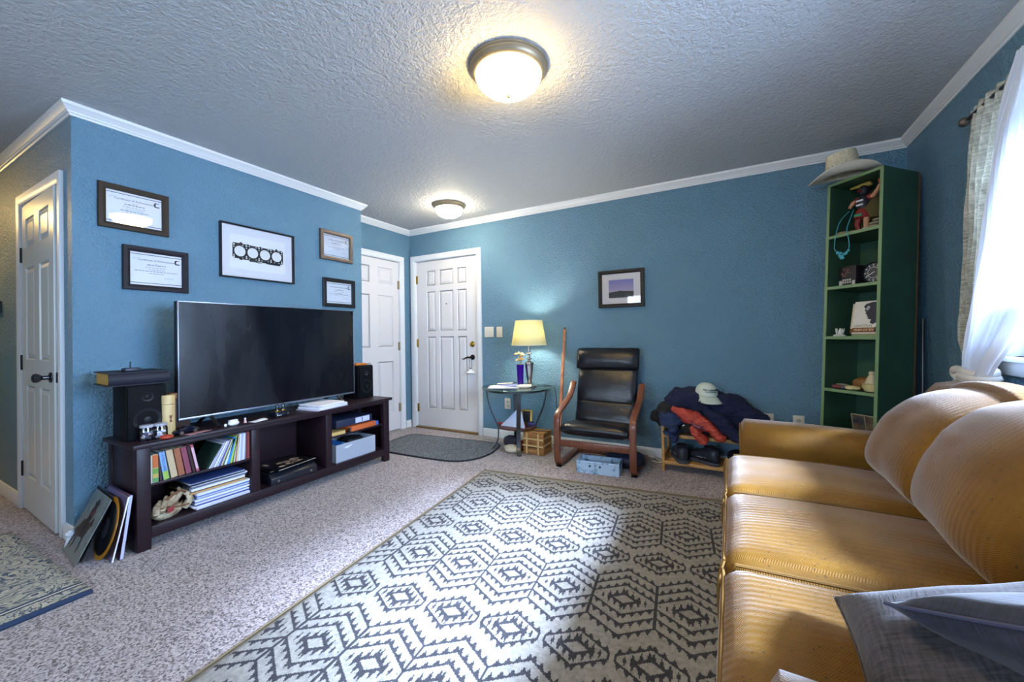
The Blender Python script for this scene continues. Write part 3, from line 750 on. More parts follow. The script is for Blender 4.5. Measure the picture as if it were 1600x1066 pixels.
sp = speaker('black bookshelf speaker at the right end of the console beside the television', -2.915, 2.52, R(2), ZT, (.19, .165, .293), True)
MB().blob((.015, .0, .21), (.004, .004, .004)).build('power_light', M_STEEL, sp)
# old book on the left speaker
t = thing('old_book', 'thick old book with yellowed pages and dark blue spine lying on the left speaker', 'book', (-2.97, .935, ZT + .304), R(-4))
M_BKB = mat('dark_blue_cloth', '#0e1222', .7); M_PG = mat('yellowed_pages', '#a5813a', .8, fn=fvar('#8a6a2c', '#b5924a', 3, .3, .002, 3, (1, 1, 260)))
MB().box(-.13, -.12, .006, .135, .115, .066).build('pages', M_PG, t)
cv = MB().box(-.14, -.13, 0, .145, .12, .005).box(-.14, -.13, .067, .145, .12, .072)
cv.loft([[(.135 + .016 * math.sin(PI * k / 8), yy, .002 + .068 * k / 8) for k in range(9)] + [(.135 - .0 + .010 * math.sin(PI * k / 8), yy, .002 + .068 * k / 8) for k in range(8, -1, -1)] for yy in (-.13, .12)])
cv.build('cover', M_BKB, t)
t = thing('small_gadget', 'small dark gadget with a short upright stick on the old book', 'gadget', (-2.88, .90, ZT + .377))
MB().box(-.03, -.035, 0, .03, .035, .02).build('base', mat('gunmetal_box', '#2d323c', .4, .5), t, bevel=.006)
MB().cyl((0, -.004, .015), (0, -.004, .055), .0045, .003).build('stick', M_BLK, t)
# jars
M_JAR = glass_mat('jar_glass', (.97, .98, 1), 1.45, .05)
for i, (x, y, lab, cs) in enumerate(((-2.80, .936, 'small glass jar of pale stones with white lid, left of the pair beside the speaker', ('#d9c6cc', '#8d90a8', '#454858')), (-2.79, .993, 'right one of two small glass jars, white shells, beside the bamboo tube', ('#e5e4ee', '#b6b9cf', '#505468')))):
    t = thing('glass_jar', lab, 'jar', (x, y, ZT))
    MB().lathe([(.0, .0), (.028, 0), (.031, .006), (.031, .06), (.027, .068), (.027, .074)], 24, cap=False).build('glass', M_JAR, t)
    MB().lathe([(0, .072), (.029, .072), (.030, .074), (.030, .083), (.028, .085), (0, .085)], 24).build('lid', mat('jar_lid', '#b9bccb', .4, .4), t)
    rnd = random.Random(i); 
    for k, c in enumerate(cs):
        mb = MB()
        for q in range(7):
            a = rnd.uniform(0, 6.3); r = rnd.uniform(0, .019)
            mb.blob((r * math.cos(a), r * math.sin(a), rnd.uniform(.008, .05)), (rnd.uniform(.006, .010), rnd.uniform(.006, .010), rnd.uniform(.005, .009)), n=8, m=5)
        o = mb.build('pebbles', mat('pebbles_%s_tone' % ('abc'[k] + 'xy'[i]), c, .5), t); o['kind'] = 'stuff'
t = thing('bamboo_tube', 'tall pale bamboo tube with lid and small brown mark beside the jars', 'container', (-2.838, 1.046, ZT))
M_BAM = mat('pale_bamboo', '#c2a874', .5, fn=fvar('#b69a66', '#cdb582', 4, 0, .001, 3, (8, 8, 1)))
MB().lathe([(0, 0), (.030, 0), (.031, .003), (.031, .175), (.0305, .178), (0, .178)], 24).build('tube', M_BAM, t)
MB().lathe([(0, .180), (.0315, .180), (.0318, .228), (.030, .231), (0, .231)], 24).build('lid', M_BAM, t)
mk = MB()
for a, b, c, d in ((-.008, .105, .008, .108), (-.003, .095, .003, .118), (-.01, .112, .01, .1145), (-.004, .078, .005, .09), (-.002, .083, .002, .093)): mk.box(.0305, a, b, .0322, c, d)
mk.build('printed_mark', mat('brown_print', '#6d3b28', .7), t, smooth=False, kind='stuff')
t = thing('pen_box', 'small dark brown box with orange trim behind the bamboo tube', 'box', (-2.925, 1.115, ZT))
MB().box(-.04, -.04, 0, .04, .055, .2).build('body', mat('dark_brown_card', '#2f1c14', .7), t, bevel=.003); MB().box(-.042, -.042, .2, .042, .057, .232).build('lid', mat('orange_brown_card', '#7d4a1c', .6), t, bevel=.003)
o = MB().blob((0, 0, .011), (.022, .028, .012), .8, 12, 8, lambda u: 1 + .25 * noise.noise(u * 2.5)).build('red_trinket', mat('orange_red_plastic', '#a8351c', .5)); o.location = (-2.742, 1.000, ZT); tag(o, 'crumpled orange-red trinket in front of the right glass jar', 'trinket')
# sunglasses pair of toy-like shapes
t = thing('model_car', 'small dark toy car with bright wheels under the television left corner', 'toy car', (-2.80, 1.112, ZT), R(12))
MB().loft([[(-.022, y, .01), (.022, y, .01), (.022, y, .01 + h * .55), (.014, y, .01 + h), (-.014, y, .01 + h), (-.022, y, .01 + h * .55)] for y, h in ((-.06, .010), (-.05, .017), (-.022, .02), (-.008, .034), (.025, .034), (.04, .022), (.06, .014))]).build('body', mat('dark_blue_metal', '#161c34', .25, .6), t)
for y in (-.036, .038):
    for x in (-.023, .023): MB().cyl((x - .004, y, .0105), (x + .004, y, .0105), .0105, n=14).build('wheel', M_STEEL, t)
o = MB().grid(lambda u, v: (u * .06 - .03, v * .12 - .06, .0025 + .003 * u * v), 4, 4).build('leaflet', mat('pinkish_leaflet', '#a5787c', .6)); o.modifiers.new('s', 'SOLIDIFY').thickness = .001; o.location = (-2.745, 1.15, ZT); o.rotation_euler.z = .2; tag(o, 'thin pinkish leaflet lying in front of the toy car', 'leaflet')
t = thing('earbud_case', 'white oval earbud case lying open under the television', 'case', (-2.775, 1.355, ZT), .2)
MB().blob((0, 0, .014), (.022, .032, .014), .75).build('body', mat('white_plastic', '#e8e9f0', .3), t); MB().blob((-.004, .002, .03), (.018, .03, .006), .8).build('lid', mat('white_plastic'), t)
o = MB().blob((0, 0, .01), (.008, .008, .010)).build('earbud', mat('white_plastic')); o.location = (-2.765, 1.305, ZT); tag(o, 'single small white earbud beside the open case', 'earbud')
t = thing('figurine', 'tiny pink and white figurine between the white case and the paper', 'figurine', (-2.79, 1.432, ZT))
MB().lathe([(0, 0), (.009, 0), (.010, .004), (.006, .012), (.007, .018), (.004, .022), (0, .023)], 12).build('body', mat('pale_pink', '#d9b3b6', .5), t); MB().blob((0, 0, .027), (.006, .006, .006)).build('head', mat('white_plastic'), t)
o = MB().grid(lambda u, v: (u * .06 - .03, v * .1 - .05, .002 + .010 * math.sin(u * PI) * v), 8, 4).build('receipt', M_PAPER); o.modifiers.new('s', 'SOLIDIFY').thickness = .0006; o.location = (-2.765, 1.50, ZT); o.rotation_euler.z = .3; tag(o, 'curled white receipt lying on the console front', 'paper')
# tube preamp
t = thing('tube_preamp', 'small dark tube preamplifier with two glass valves on brass rings', 'amplifier', (-2.80, 1.665, ZT), R(4))
MB().box(-.05, -.055, .003, .04, .055, .036).build('chassis', mat('dark_blue_chassis', '#141827', .4, .4), t, bevel=.003)
for y in (-.022, .024):
    v = MB().lathe([(0, 0), (.014, 0), (.0145, .003), (.014, .006), (0, .006)], 18, TR(.005, y, .036)).build('brass_ring', M_BRASS, t)
    MB().lathe([(.008, .042), (.0095, .05), (.0095, .075), (.006, .084), (.002, .088), (0, .089)], 14, TR(.005, y, 0)).build('valve', M_JAR, t)
MB().lathe([(0, 0), (.009, 0), (.008, .01), (0, .01)], 14, TR(.04, .03, .02) @ Matrix.Rotation(PI / 2, 4, 'Y')).lathe([(0, 0), (.005, 0), (.004, .008), (0, .008)], 10, TR(.04, .0, .02) @ Matrix.Rotation(PI / 2, 4, 'Y')).build('knob', M_STEEL, t)
MB().box(.04, -.045, .012, .0415, -.012, .015).box(.04, -.045, .012, .0415, -.042, .028).build('front_marking', M_PAPER, t, smooth=False)
# stack of magazines right on the console
rnd = random.Random(3); zz = ZT
for k, (c, lab) in enumerate((('#c9c4d6', 'lowest pale catalogue in the paper pile on the console'), ('#e0e2ee', 'thick white magazine in the middle of the paper pile on the console'), ('#d6cfd4', 'thin pinkish sheet pad in the paper pile on the console'), ('#e6e7ef', 'topmost white printed pages of the paper pile on the console'))):
    h = (.006, .016, .006, .008)[k]
    mb = MB(); W, D = .30 - .02 * k, .215
    mb.grid(lambda u, v, h=h, W=W: (u * D - D / 2, v * W - W / 2, h * (1 - .25 * (k > 2) * u) + .004 * math.sin(v * 3) * (k == 3)), 4, 6)
    mb = MB().loft([[(-D / 2, y, 0), (D / 2, y, 0), (D / 2, y, h), (-D / 2, y, h + .004 * (k == 3))] for y in (-W / 2, -W / 6, W / 6, W / 2)])
    o = mb.build('magazine', mat('magazine_tone_' + 'abcd'[k], c, .6)); o.location = (-2.825, 2.03 + rnd.uniform(-.015, .015), zz + .0005); o.rotation_euler.z = rnd.uniform(.02, .22); zz += h + .001
    tag(o, lab, 'magazine', 'paper pile on the console')
o = MB().box(-.05, -.06, 0, .05, .06, .018).build('orange_packet', mat('orange_card', '#c9721d', .6), bevel=.004); o.location = (-2.99, 2.50, ZT + .2945); tag(o, 'small flat orange packet on top of the right speaker', 'packet')

# books and comics on the upper left shelf
YA = .915 + .016
def book(label, y, th_, hh, dd, col, lean, x=-2.752, z=.3415, group='books on the upper left shelf', pages=True, band=None):
    """spine towards +X; lean in degrees, + leans the top towards +Y"""
    t = thing('book', label, 'book', (x, y, z + .0005), 0, group, rx=R(-lean))
    if lean < 0: pass
    m = mat('cover_' + ''.join('abcdefghijklmnop'[int(c, 16)] for c in col.lstrip('#')), col, .6)
    if pages and th_ > .012:
        MB().box(-dd + .004, .003, .003, -.004, th_ - .003, hh - .003).build('pages', mat('cream_pages', '#cdbf9f', .8), t, smooth=False)
        MB().box(-dd, 0, 0, -.002, .0025, hh).box(-dd, th_ - .0025, 0, -.002, th_, hh).box(-.004, 0, 0, 0, th_, hh).build('cover', m, t, bevel=.0012, seg=1)
    else: MB().box(-dd, 0, 0, 0, th_, hh).build('cover', m, t, bevel=.001, seg=1)
    if band:
        mb = MB()
        for z0, z1, c in band:
            MB().box(-.001, .001, z0 * hh, .0006, th_ - .001, z1 * hh).build('spine_band', mat('band_' + ''.join('abcdefghijklmnop'[int(q, 16)] for q in c.lstrip('#')), c, .6), t, smooth=False)
    return t
# thick books leaning left (top towards -Y)
B1 = [('thin cream booklet, first on the upper left shelf', .934, .008, .150, .14, '#c9c1ae', 0, None),
      ('thick paperback with orange top and green bottom on its spine, near the shelf left end', .944, .026, .152, .14, '#b9b59a', -1, [(.52, .98, '#c0642a'), (.3, .5, '#6d9a3c'), (.18, .29, '#c4a94a'), (.02, .16, '#5a9a55')]),
      ('thin dark brown book between the orange-and-green and the blue-and-green spines', .976, .009, .14, .13, '#3b2a22', -4, None),
      ('book with blue lettered upper spine and green lower spine', .992, .026, .158, .14, '#7fa5d8', -8, [(.0, .3, '#8fb04a')]),
      ('worn beige book with frayed spine next to the blue lettered one', 1.026, .030, .160, .15, '#b9a583', -9, None),
      ('orange-brown leather-bound book in the leaning row', 1.061, .029, .160, .15, '#93573a', -9, None),
      ('maroon cloth book leaning beside the orange-brown one', 1.096, .026, .160, .15, '#7d3a4c', -10, None),
      ('very dark red book leaning right of the maroon one', 1.127, .014, .160, .15, '#2d1016', -10.5, None),
      ('thin pink-red book, last of the left-leaning books', 1.146, .014, .164, .15, '#a04a5c', -11, [(.1, .9, '#c9a9b4')])]
for lab, y, th_, hh, dd, c, ln, bd in B1:
    y += max(0, -math.sin(R(ln)) * 0)
    t = book(lab, y, th_, hh, dd, c, ln, band=bd)
    if 'lettered upper' in lab: text('A WORLDLAND', .017, frameM((.001, .013, .103), (0, 0, -1), (0, 1, 0)), mat('navy_ink', '#23306e', .6), t, 'spine_lettering', .0002, sx=.92)
# thin magazines and comics leaning right
rnd = random.Random(11)
B2 = [('#1d3a30', 32, .006, 'dark green magazine leaning at the left of the comics'), ('#16181d', 31, .005, 'black thin magazine leaning next to the dark green one')]
names = ['cream', 'pale grey', 'white', 'lilac', 'off-white']
for k in range(9): B2.append((['#d5d6e2', '#8d90a6', '#c3c5d8', '#6c7090', '#d9dae4'][k % 5], 29 - k * .6, .0055, None))
B2 += [('#2a4a9a', 23, .007, 'blue comic after the run of thin pale ones'), ('#c8b47a', 22, .009, 'straw-yellow magazine right of the blue comic'), ('#1f5a55', 21, .008, 'teal magazine right of the straw-yellow one'), ('#cfd6cf', 20, .012, 'speckled white magazine right of the teal one'),
       ('#2a86c4', 15, .018, 'thick bright blue magazine in the leaning comics'), ('#a9c234', 13, .010, 'lime green magazine right of the bright blue one'), ('#1f6a3a', 11, .008, 'green magazine right of the lime one'), ('#c9bfb4', 8, .008, 'cream magazine with brown stripe right of the green one'), ('#8a4a34', 6, .007, 'thin brown book right of the cream magazine'), ('#c6b795', 5, .010, 'tan booklet before the upright white comics')]
for k in range(6): B2.append((['#b9c0d6', '#d8dae6', '#9aa4c4'][k % 3], 3, .007, None))
B2 += [('#5e2626', 1, .014, 'dark red book next to last on the right of the shelf'), ('#7a342c', 0, .012, 'brick red book, last on the right against the divider')]
y = 1.437
place = []
for c, ln, th_, lab in reversed(B2): y -= th_ * 1.03 / math.cos(R(ln)) * (1 if ln < 30 else .8); place.append((c, ln, th_, lab, y))
n1 = n2 = 0
for c, ln, th_, lab, y in reversed(place):
    grp = 'comics on the upper left shelf'
    if lab is None:
        grp = 'thin pale comics leaning in a run' if ln > 10 else 'upright pale comics before the red books'
        tone = {'#d5d6e2': 'pale lilac-white', '#8d90a6': 'grey-blue', '#c3c5d8': 'light lavender', '#6c7090': 'slate', '#d9dae4': 'off-white', '#b9c0d6': 'powder blue', '#d8dae6': 'whitish', '#9aa4c4': 'dusty blue'}[c]
        ords = ['first', 'second', 'third', 'fourth', 'fifth', 'sixth', 'seventh', 'eighth', 'ninth']
        if ln > 10: lab = 'thin %s comic, %s from the left in the leaning run after the black magazine' % (tone, ords[n1]); n1 += 1
        else: lab = 'thin %s upright comic, %s from the left beside the dark red books' % (tone, ords[n2]); n2 += 1
    book(lab, y - 0.0, th_, .172 - .0006 * ln, .20, c, ln if ln < 25 else ln, group=grp, x=-2.75)

# stack of records and magazines below
zz = .1172; rnd = random.Random(5)
STK = [('#c9cbe0', .012), ('#d9dcec', .008), ('#3d4a9a', .005), ('#cdd2e6', .010), ('#7d86c0', .006), ('#dfe2f0', .012), ('#8a93b8', .005), ('#c4cade', .012), ('#4f6fb4', .006), ('#d4d9ea', .014), ('#b08a58', .012), ('#54362c', .006), ('#d6d9ea', .014), ('#6d707e', .008), ('#c6cad8', .010), ('#23262e', .007), ('#aab0c0', .006), ('#263c74', .004)]
LB = ['pale magazine at the very bottom of the stack under the books', 'white magazine second from the bottom of the low stack', 'thin indigo record sleeve low in the stack', 'pale lilac magazine above the indigo sleeve', 'periwinkle sleeve in the lower half of the stack', 'white record box above the periwinkle sleeve', 'slate-blue thin sleeve in the middle of the stack', 'pale grey-blue magazine over the slate sleeve', 'mid-blue sleeve below the white block', 'white magazine right under the tan folder', 'tan folder sticking out of the stack', 'dark brown sleeve on the tan folder', 'white magazine above the dark brown sleeve', 'grey sleeve in the upper stack', 'pale grey magazine under the black sleeve', 'black sleeve near the top of the stack', 'grey magazine second from the top of the stack', 'thin blue sleeve on top of the low stack']
for (c, h), lab in zip(STK, LB):
    W = .30 + rnd.uniform(-.012, .008); 
    o = MB().box(-.28, -W / 2, 0, 0, W / 2, h * .95).build('record_sleeve', mat('sleeve_' + ''.join('abcdefghijklmnop'[int(q, 16)] for q in c.lstrip('#')), c, .6), bevel=.001, seg=1)
    o.location = (-2.752 + rnd.uniform(-.012, .004), 1.285 + rnd.uniform(-.006, .012) + (.0 if zz < .2 else -.02), zz + .0005); o.rotation_euler.z = rnd.uniform(-.02, .02); zz += h * .95 + .0008
    tag(o, lab, 'record sleeve', 'stack of sleeves and magazines on the low shelf')
# worn leather mitt
t = thing('baseball_glove', 'worn cream and brown leather baseball glove on the low console shelf', 'glove', (-2.80, 1.035, .1172), R(10))
M_GLV = mat('worn_cream_leather', '#a39274', .6, fn=fvar('#6e5a40', '#c4b596', 18, .4, .004, 4))
M_LACE = mat('brown_lace', '#6a4326', .7)
g = MB().loft([[(-.02 + .05 * math.cos(a) * r, -.075 + .15 * s_ + .01 * math.sin(a * 2), .03 + (.032 + .015 * math.sin(s_ * PI)) * math.sin(a) * r) for a in [2 * PI * k / 14 for k in range(14)]] for s_, r in ((0, .25), (.08, .7), (.25, .95), (.5, 1.05), (.75, .9), (.93, .65), (1, .25))])
g.build('palm', M_GLV, t)
for k in range(4):
    y = -.07 + .03 * k
    MB().tube([(-.01, y, .03), (.03, y - .015, .055 + .012 * k), (.03, y - .01 + .01 * k, .085 + .014 * k), (.005, y + .02, .105 + .014 * k)], [.017, .018, .015, .008], 10).build('finger', M_GLV, t)
MB().tube([(.02, .06, .03), (.035, .085, .07), (.03, .075, .105), (.01, .04, .135)], [.02, .02, .017, .01], 10).build('thumb', M_GLV, t)
lc = MB().tube([(.035, -.04, .11), (.045, -.0, .135), (.045, .03, .14), (.035, .06, .12)], .006, 6).tube([(.04, -.01, .06), (.055, .03, .055), (.05, .07, .05)], .004, 6)
for k in range(4): lc.tube([(.03, -.075 + .03 * k, .07), (.052, -.06 + .03 * k, .075), (.03, -.045 + .03 * k, .075)], .003, 6)
lc.build('lacing', M_LACE, t)
MB().box(.052, -.03, .045, .056, .0, .075, Matrix.Rotation(.2, 4, 'X')).build('stitched_label', mat('red_label', '#8a2c30', .6), t, bevel=.002)

# turntable in the middle bay
t = thing('turntable', 'black record player with a closed case in the middle bay of the console', 'record player', (-2.86, 1.735, .1172))
MB().loft([[(-.15, y, 0), (.125, y, 0), (.125, y, .045), (.09, y, .072), (-.15, y, .08)] for y in (-.17, .17)]).build('case', mat('black_case', '#141821', .35), t, bevel=.004)
MB().box(-.14, -.16, .080, .09, .16, .088).build('lid', M_BLK, t, bevel=.003)
MB().cyl((.126, -.12, .022), (.128, -.12, .022), .008).cyl((.126, .12, .022), (.128, .12, .022), .008).build('knob', M_STEEL, t)
t = thing('album_cover', 'black album with pale figures lying on the record player', 'record', (-2.85, 1.745, .2062), R(8), rx=0)
MB().box(-.15, -.155, 0, .115, .155, .006).build('sleeve', mat('black_sleeve', '#0f0e12', .35), t, bevel=.001)
rnd = random.Random(2); mb = MB()
for k in range(16):
    x, y = rnd.uniform(-.1, .05), rnd.uniform(-.11, .1)
    mb.prism(circ(x, y, rnd.uniform(.008, .022), 9, rnd.uniform(.006, .03)), .0061, .0064)
mb.build('printed_figures', mat('pale_gold_print', '#b39a86', .6), t, smooth=False, kind='stuff')
MB().box(.108, -.155, .0061, .1145, .155, .0064).build('white_edge', M_PAPER, t, smooth=False)
t = thing('round_speaker', 'small round black speaker at the back of the middle bay', 'speaker', (-3.03, 1.60, .2055 - .088))
MB().lathe([(0, 0), (.04, 0), (.04, .01), (.012, .014), (.01, .2), (0, .2)], 18).build('stand', M_BLK, t)
MB().lathe([(0, -.01), (.03, -.01), (.036, 0), (.03, .012), (.018, .006), (0, .008)], 20, TR(0, 0, .215) @ Matrix.Rotation(PI / 2, 4, 'Y')).build('disc', M_BLKM, t)
# right bay
t = thing('storage_bin', 'light grey fabric bin in the lower right bay of the console', 'bin', (-2.90, 2.285, .1172))
mb = MB(); a, b, h = .14, .198, .14
mb.loft([[(-a, -b, 0), (a, -b, 0), (a, b, 0), (-a, b, 0)], [(-a, -b, h), (a, -b, h), (a, b, h), (-a, b, h)], [(-a + .006, -b + .006, h), (a - .006, -b + .006, h), (a - .006, b - .006, h), (-a + .006, b - .006, h)], [(-a + .006, -b + .006, .006), (a - .006, -b + .006, .006), (a - .006, b - .006, .006), (-a + .006, b - .006, .006)]])
mb.build('fabric_box', mat('light_grey_felt', '#9ea6b2', .9, fn=fbump(240, .4, .002)), t, ang=25)
o = MB().box(-.11, 0, 0, .1, .006, .15).box(-.11, .012, 0, .1, .016, .14).build('folder', mat('bright_blue_folder', '#2f78c8', .5), bevel=.001, seg=1); o.location = (-2.9, 2.12, .126); o.rotation_euler = (R(-24), 0, 0); tag(o, 'bright blue folder sticking out of the grey fabric bin', 'folder')
o = MB().blob((0, 0, .03), (.08, .09, .03), .8, 14, 8, lambda u: 1 + .2 * noise.noise(u * 3)).build('cable_bundle', M_BLKM); o.location = (-2.89, 2.34, .21); tag(o, 'black coiled cable bundle inside the grey fabric bin', 'cable')
o = MB().box(-.05, -.045, 0, .05, .045, .008).build('white_packet', M_PAPER, bevel=.001); o.location = (-2.80, 2.2, .225); o.rotation_euler = (R(8), 0, .3); tag(o, 'small white slip lying at the rim of the grey bin', 'paper')
t = thing('ring_binder', 'large dark binder with white label lying on the right shelf', 'binder', (-2.77, 2.20, .39), 0)
MB().box(-.26, -.10, .0, .0, .26, .058).build('cover', mat('navy_binder', '#1c2440', .5), t, bevel=.003); MB().box(-.001, .085, .008, .001, .23, .052).build('label', mat('binder_label', '#c3c9e6', .6), t, smooth=False)
MB().box(-.0005, .15, .014, .0018, .156, .046).build('label_mark', M_INK, t, smooth=False)
t = thing('orange_binder', 'orange binder with blue end lying on the right shelf under the dark one', 'binder', (-2.75, 2.37, .3415), R(2))
MB().box(-.22, -.145, 0, 0, .12, .038).build('cover', mat('orange_cover', '#c8622f', .5), t, bevel=.002); MB().box(-.225, .12, 0, .003, .146, .036).build('blue_end', mat('blue_end_cap', '#3a62b4', .5), t, bevel=.002)
MB().box(-.02, -.16, .004, -.002, -.145, .034).build('clip', M_STEEL, t, bevel=.002)
t = thing('yellow_book', 'yellowed paperback lying at the left of the right shelf', 'book', (-2.745, 2.105, .3415), R(-3))
MB().box(-.14, -.06, .002, -.003, .058, .026).build('pages', mat('yellow_pages', '#c6a765', .8), t); MB().box(-.142, -.062, 0, 0, .06, .002).box(-.142, -.062, .026, 0, .06, .028).build('cover', mat('straw_cover', '#9d8450', .7), t)

# albums leaning on the end of the console
def lp(name, label, bl, br, tl, th_, m, cat='record'):
    bl, br, tl = Vector(bl), Vector(br), Vector(tl); x = (br - bl).normalized(); y = (tl - bl); y = (y - x * y.dot(x)).normalized()
    t = thing(name, label, cat, M=frameM(bl, x, y), group=None)
    MB().box(0, 0, -th_, .312, .312, 0).build('sleeve', m, t, bevel=.0012, seg=1)
    return t
def lpcover(n, b):
    k = n.noise(14, 4, .6); n.l.new(n.ramp(k, [(.3, '#4d585c'), (.7, '#7b8583')]), b.inputs['Base Color'])
t = lp('album_cover', 'grey album with a rider on a horse, frontmost of the albums leaning on the console', (-3.16, .70, .004), (-2.875, .675, .004), (-3.115, .83, .29), .004, mat('grey_photo_sleeve', '#657072', .4, fn=lpcover))
M_HORSE = mat('dark_brown_print', '#2e2322', .6); M_RID = mat('black_print', '#17171d', .6); M_RED = mat('dull_red_print', '#6e3038', .6)
hs = [(.07, .12), (.1, .165), (.155, .175), (.195, .165), (.215, .175), (.235, .2), (.25, .19), (.262, .165), (.245, .155), (.232, .13), (.222, .1), (.232, .06), (.226, .03), (.215, .03), (.215, .06), (.2, .095), (.15, .09), (.125, .085), (.125, .05), (.11, .025), (.1, .025), (.11, .055), (.098, .09), (.085, .06), (.07, .03), (.06, .032), (.075, .07), (.072, .1), (.055, .085), (.05, .11)]
curve2d([[(x - .015, y + .005) for x, y in hs]], .0002, TR(0, 0, .0003), M_HORSE, t, 'printed_horse')
curve2d([[(.115, .13), (.125, .19), (.118, .225), (.132, .24), (.128, .255), (.112, .262), (.14, .268), (.148, .282), (.168, .282), (.174, .268), (.195, .262), (.178, .255), (.176, .24), (.186, .225), (.185, .185), (.172, .175), (.168, .13), (.155, .11), (.14, .112), (.145, .14)]], .0002, TR(0, 0, .0007), M_RID, t, 'printed_rider')
curve2d([[(.148, .205), (.16, .235), (.18, .225), (.175, .195)]], .0002, TR(0, 0, .0010), M_RED, t, 'printed_scarf')
curve2d([[(0, 0), (.312, 0), (.312, .05), (.2, .06), (.1, .045), (0, .055)]], .0001, TR(0, 0, .0001), mat('print_ground', '#777a74', .5), t, 'printed_ground')
t = lp('album_cover', 'plain dark album just behind the horse-rider one', (-3.19, .725, .004), (-2.91, .703, .004), (-3.155, .84, .285), .004, mat('near_black_sleeve', '#17161a', .4))
# vinyl record in amber
t = thing('vinyl_record', 'black record with an amber rim standing between the leaning albums', 'record', M=frameM((-2.842, .784, .150), (.995, -.05, 0), (.08, .25, .95)))
MB().lathe([(.0, -.001), (.150, -.001), (.150, .001), (.0, .001)], 48).build('amber_disc', mat('amber_vinyl', '#a8700f', .25), t)
MB().lathe([(.0, .0012), (.128, .0012), (.128, .002), (.0, .002)], 48).build('black_face', mat('black_vinyl', '#0c0d12', .2), t)
MB().lathe([(.0, .0022), (.05, .0022), (.05, .0026), (.0, .0026)], 32).build('label', mat('dark_record_label', '#20222c', .5), t)
t = lp('album_cover', 'white-edged purple album behind the amber record', (-3.04, .785, .004), (-2.785, .775, .004), (-3.02, .845, .295), .005, mat('purple_white_sleeve', '#5c5476', .45))
MB().box(.306, .0, -.005, .3125, .312, .0006).build('white_edge', M_PAPER, t, smooth=False)
t = lp('album_cover', 'plum album with white lettering, rearmost against the console', (-3.045, .815, .004), (-2.755, .805, .004), (-3.03, .852, .30), .012, mat('plum_sleeve', '#4b3a5c', .45))
MB().box(.285, 0, .0001, .312, .312, .0006).build('red_stripe', mat('crimson_stripe', '#6a2f4e', .5), t, smooth=False)
MB().box(.306, 0, -.012, .3128, .312, .0001).build('pale_spine', mat('lilac_spine', '#b9bddc', .5), t, smooth=False)
text('TS', .05, TR(.262, .262, .0009), M_PAPER, t, 'lettering', .0002)
t = thing('ribbed_pot', 'small white ribbed pot on the floor at the wall corner behind the albums', 'pot', (-3.17, .735, 0))
MB().lathe([(0, 0), (.024, 0), (.03, .02), (.024, .05), (.02, .075), (.028, .09), (.026, .1), (.014, .105), (.012, .115), (0, .116)], 16).build('body', mat('white_ceramic', '#d5dae2', .35), t)
t.location.x = -3.135; t.location.y = .728; t.scale = (.85, .85, .85)
# ---------------------------------------------------------------- armchair (local: x right, y back, origin under its front centre)
t = thing('armchair', 'black leather cantilever armchair with reddish-brown bentwood arms against the back wall', 'armchair', (-.985, 3.105, 0), R(1.5))
def arc(c, r, a0, a1, n=6): return [(c[0] + r * math.cos(R(a0 + (a1 - a0) * k / n)), c[1] + r * math.sin(R(a0 + (a1 - a0) * k / n))) for k in range(n + 1)]
path = [(.56, .022), (.40, .018), (.2, .018), (.09, .02)] + [(.045, .026), (.018, .05), (.008, .09), (.006, .18), (.006, .30), (.006, .38), (.012, .415), (.03, .440), (.06, .456), (.13, .480), (.25, .517), (.33, .547), (.385, .585), (.43, .63), (.465, .672)]
for x in (-.31, .31):
    MB().strip([(x, y, z) for y, z in path], (1, 0, 0), .052, .026).build('side_frame', M_WALNUT, t, bevel=.005, ang=40)
    MB().box(x - .022, .03, 0, x + .022, .08, .006).build('glide', M_BLK, t)
MB().box(-.285, .0, .185, .285, .022, .238).build('front_crossbar', M_WALNUT, t, bevel=.004)
MB().box(-.285, .46, .012, .285, .482, .058).build('rear_crossbar', M_WALNUT, t, bevel=.004)
for x in (-.2, .2):
    MB().strip([(x, .05, .285), (x, .2, .262), (x, .34, .262), (x, .40, .29), (x, .44, .36), (x, .50, .6), (x, .575, .9)], (1, 0, 0), .05, .02).build('back_frame', M_WALNUT, t, bevel=.004)
for z, y in ((.40, .455), (.55, .49), (.7, .53), (.85, .566)): MB().box(-.2, y, z, .2, y + .012, z + .05).build('slat', M_WALNUT, t, bevel=.003)
MB().box(-.285, .2, .245, .285, .222, .285).build('side_support', M_WALNUT, t, bevel=.003)
def pad(pts, hw, mb=None, n=26, e=.42, wr=0):
    """padded strip through (y,z,halfthickness) points; cross-section superellipse in x / normal"""
    mb = mb or MB(); P = [Vector((0, q[0], q[1])) for q in pts]; rings = []
    for i, h in enumerate(q[2] for q in pts):
        a = P[max(0, i - 1)]; b = P[min(len(P) - 1, i + 1)]; tt = (b - a).normalized(); nn = Vector((0, -tt.z, tt.y))
        ring = []
        for j in range(n):
            th_ = 2 * PI * j / n; c, s_ = math.cos(th_), math.sin(th_)
            cx = math.copysign(abs(c) ** e, c) * hw * (pts[i][3] if len(pts[i]) > 3 else 1); cn = math.copysign(abs(s_) ** .75, s_) * h
            w_ = wr * noise.noise(Vector((cx * 9, i * .9, s_)))
            ring.append(tuple(P[i] + Vector((cx, 0, 0)) + nn * (cn + w_)))
        rings.append(ring)
    return mb.loft(rings)
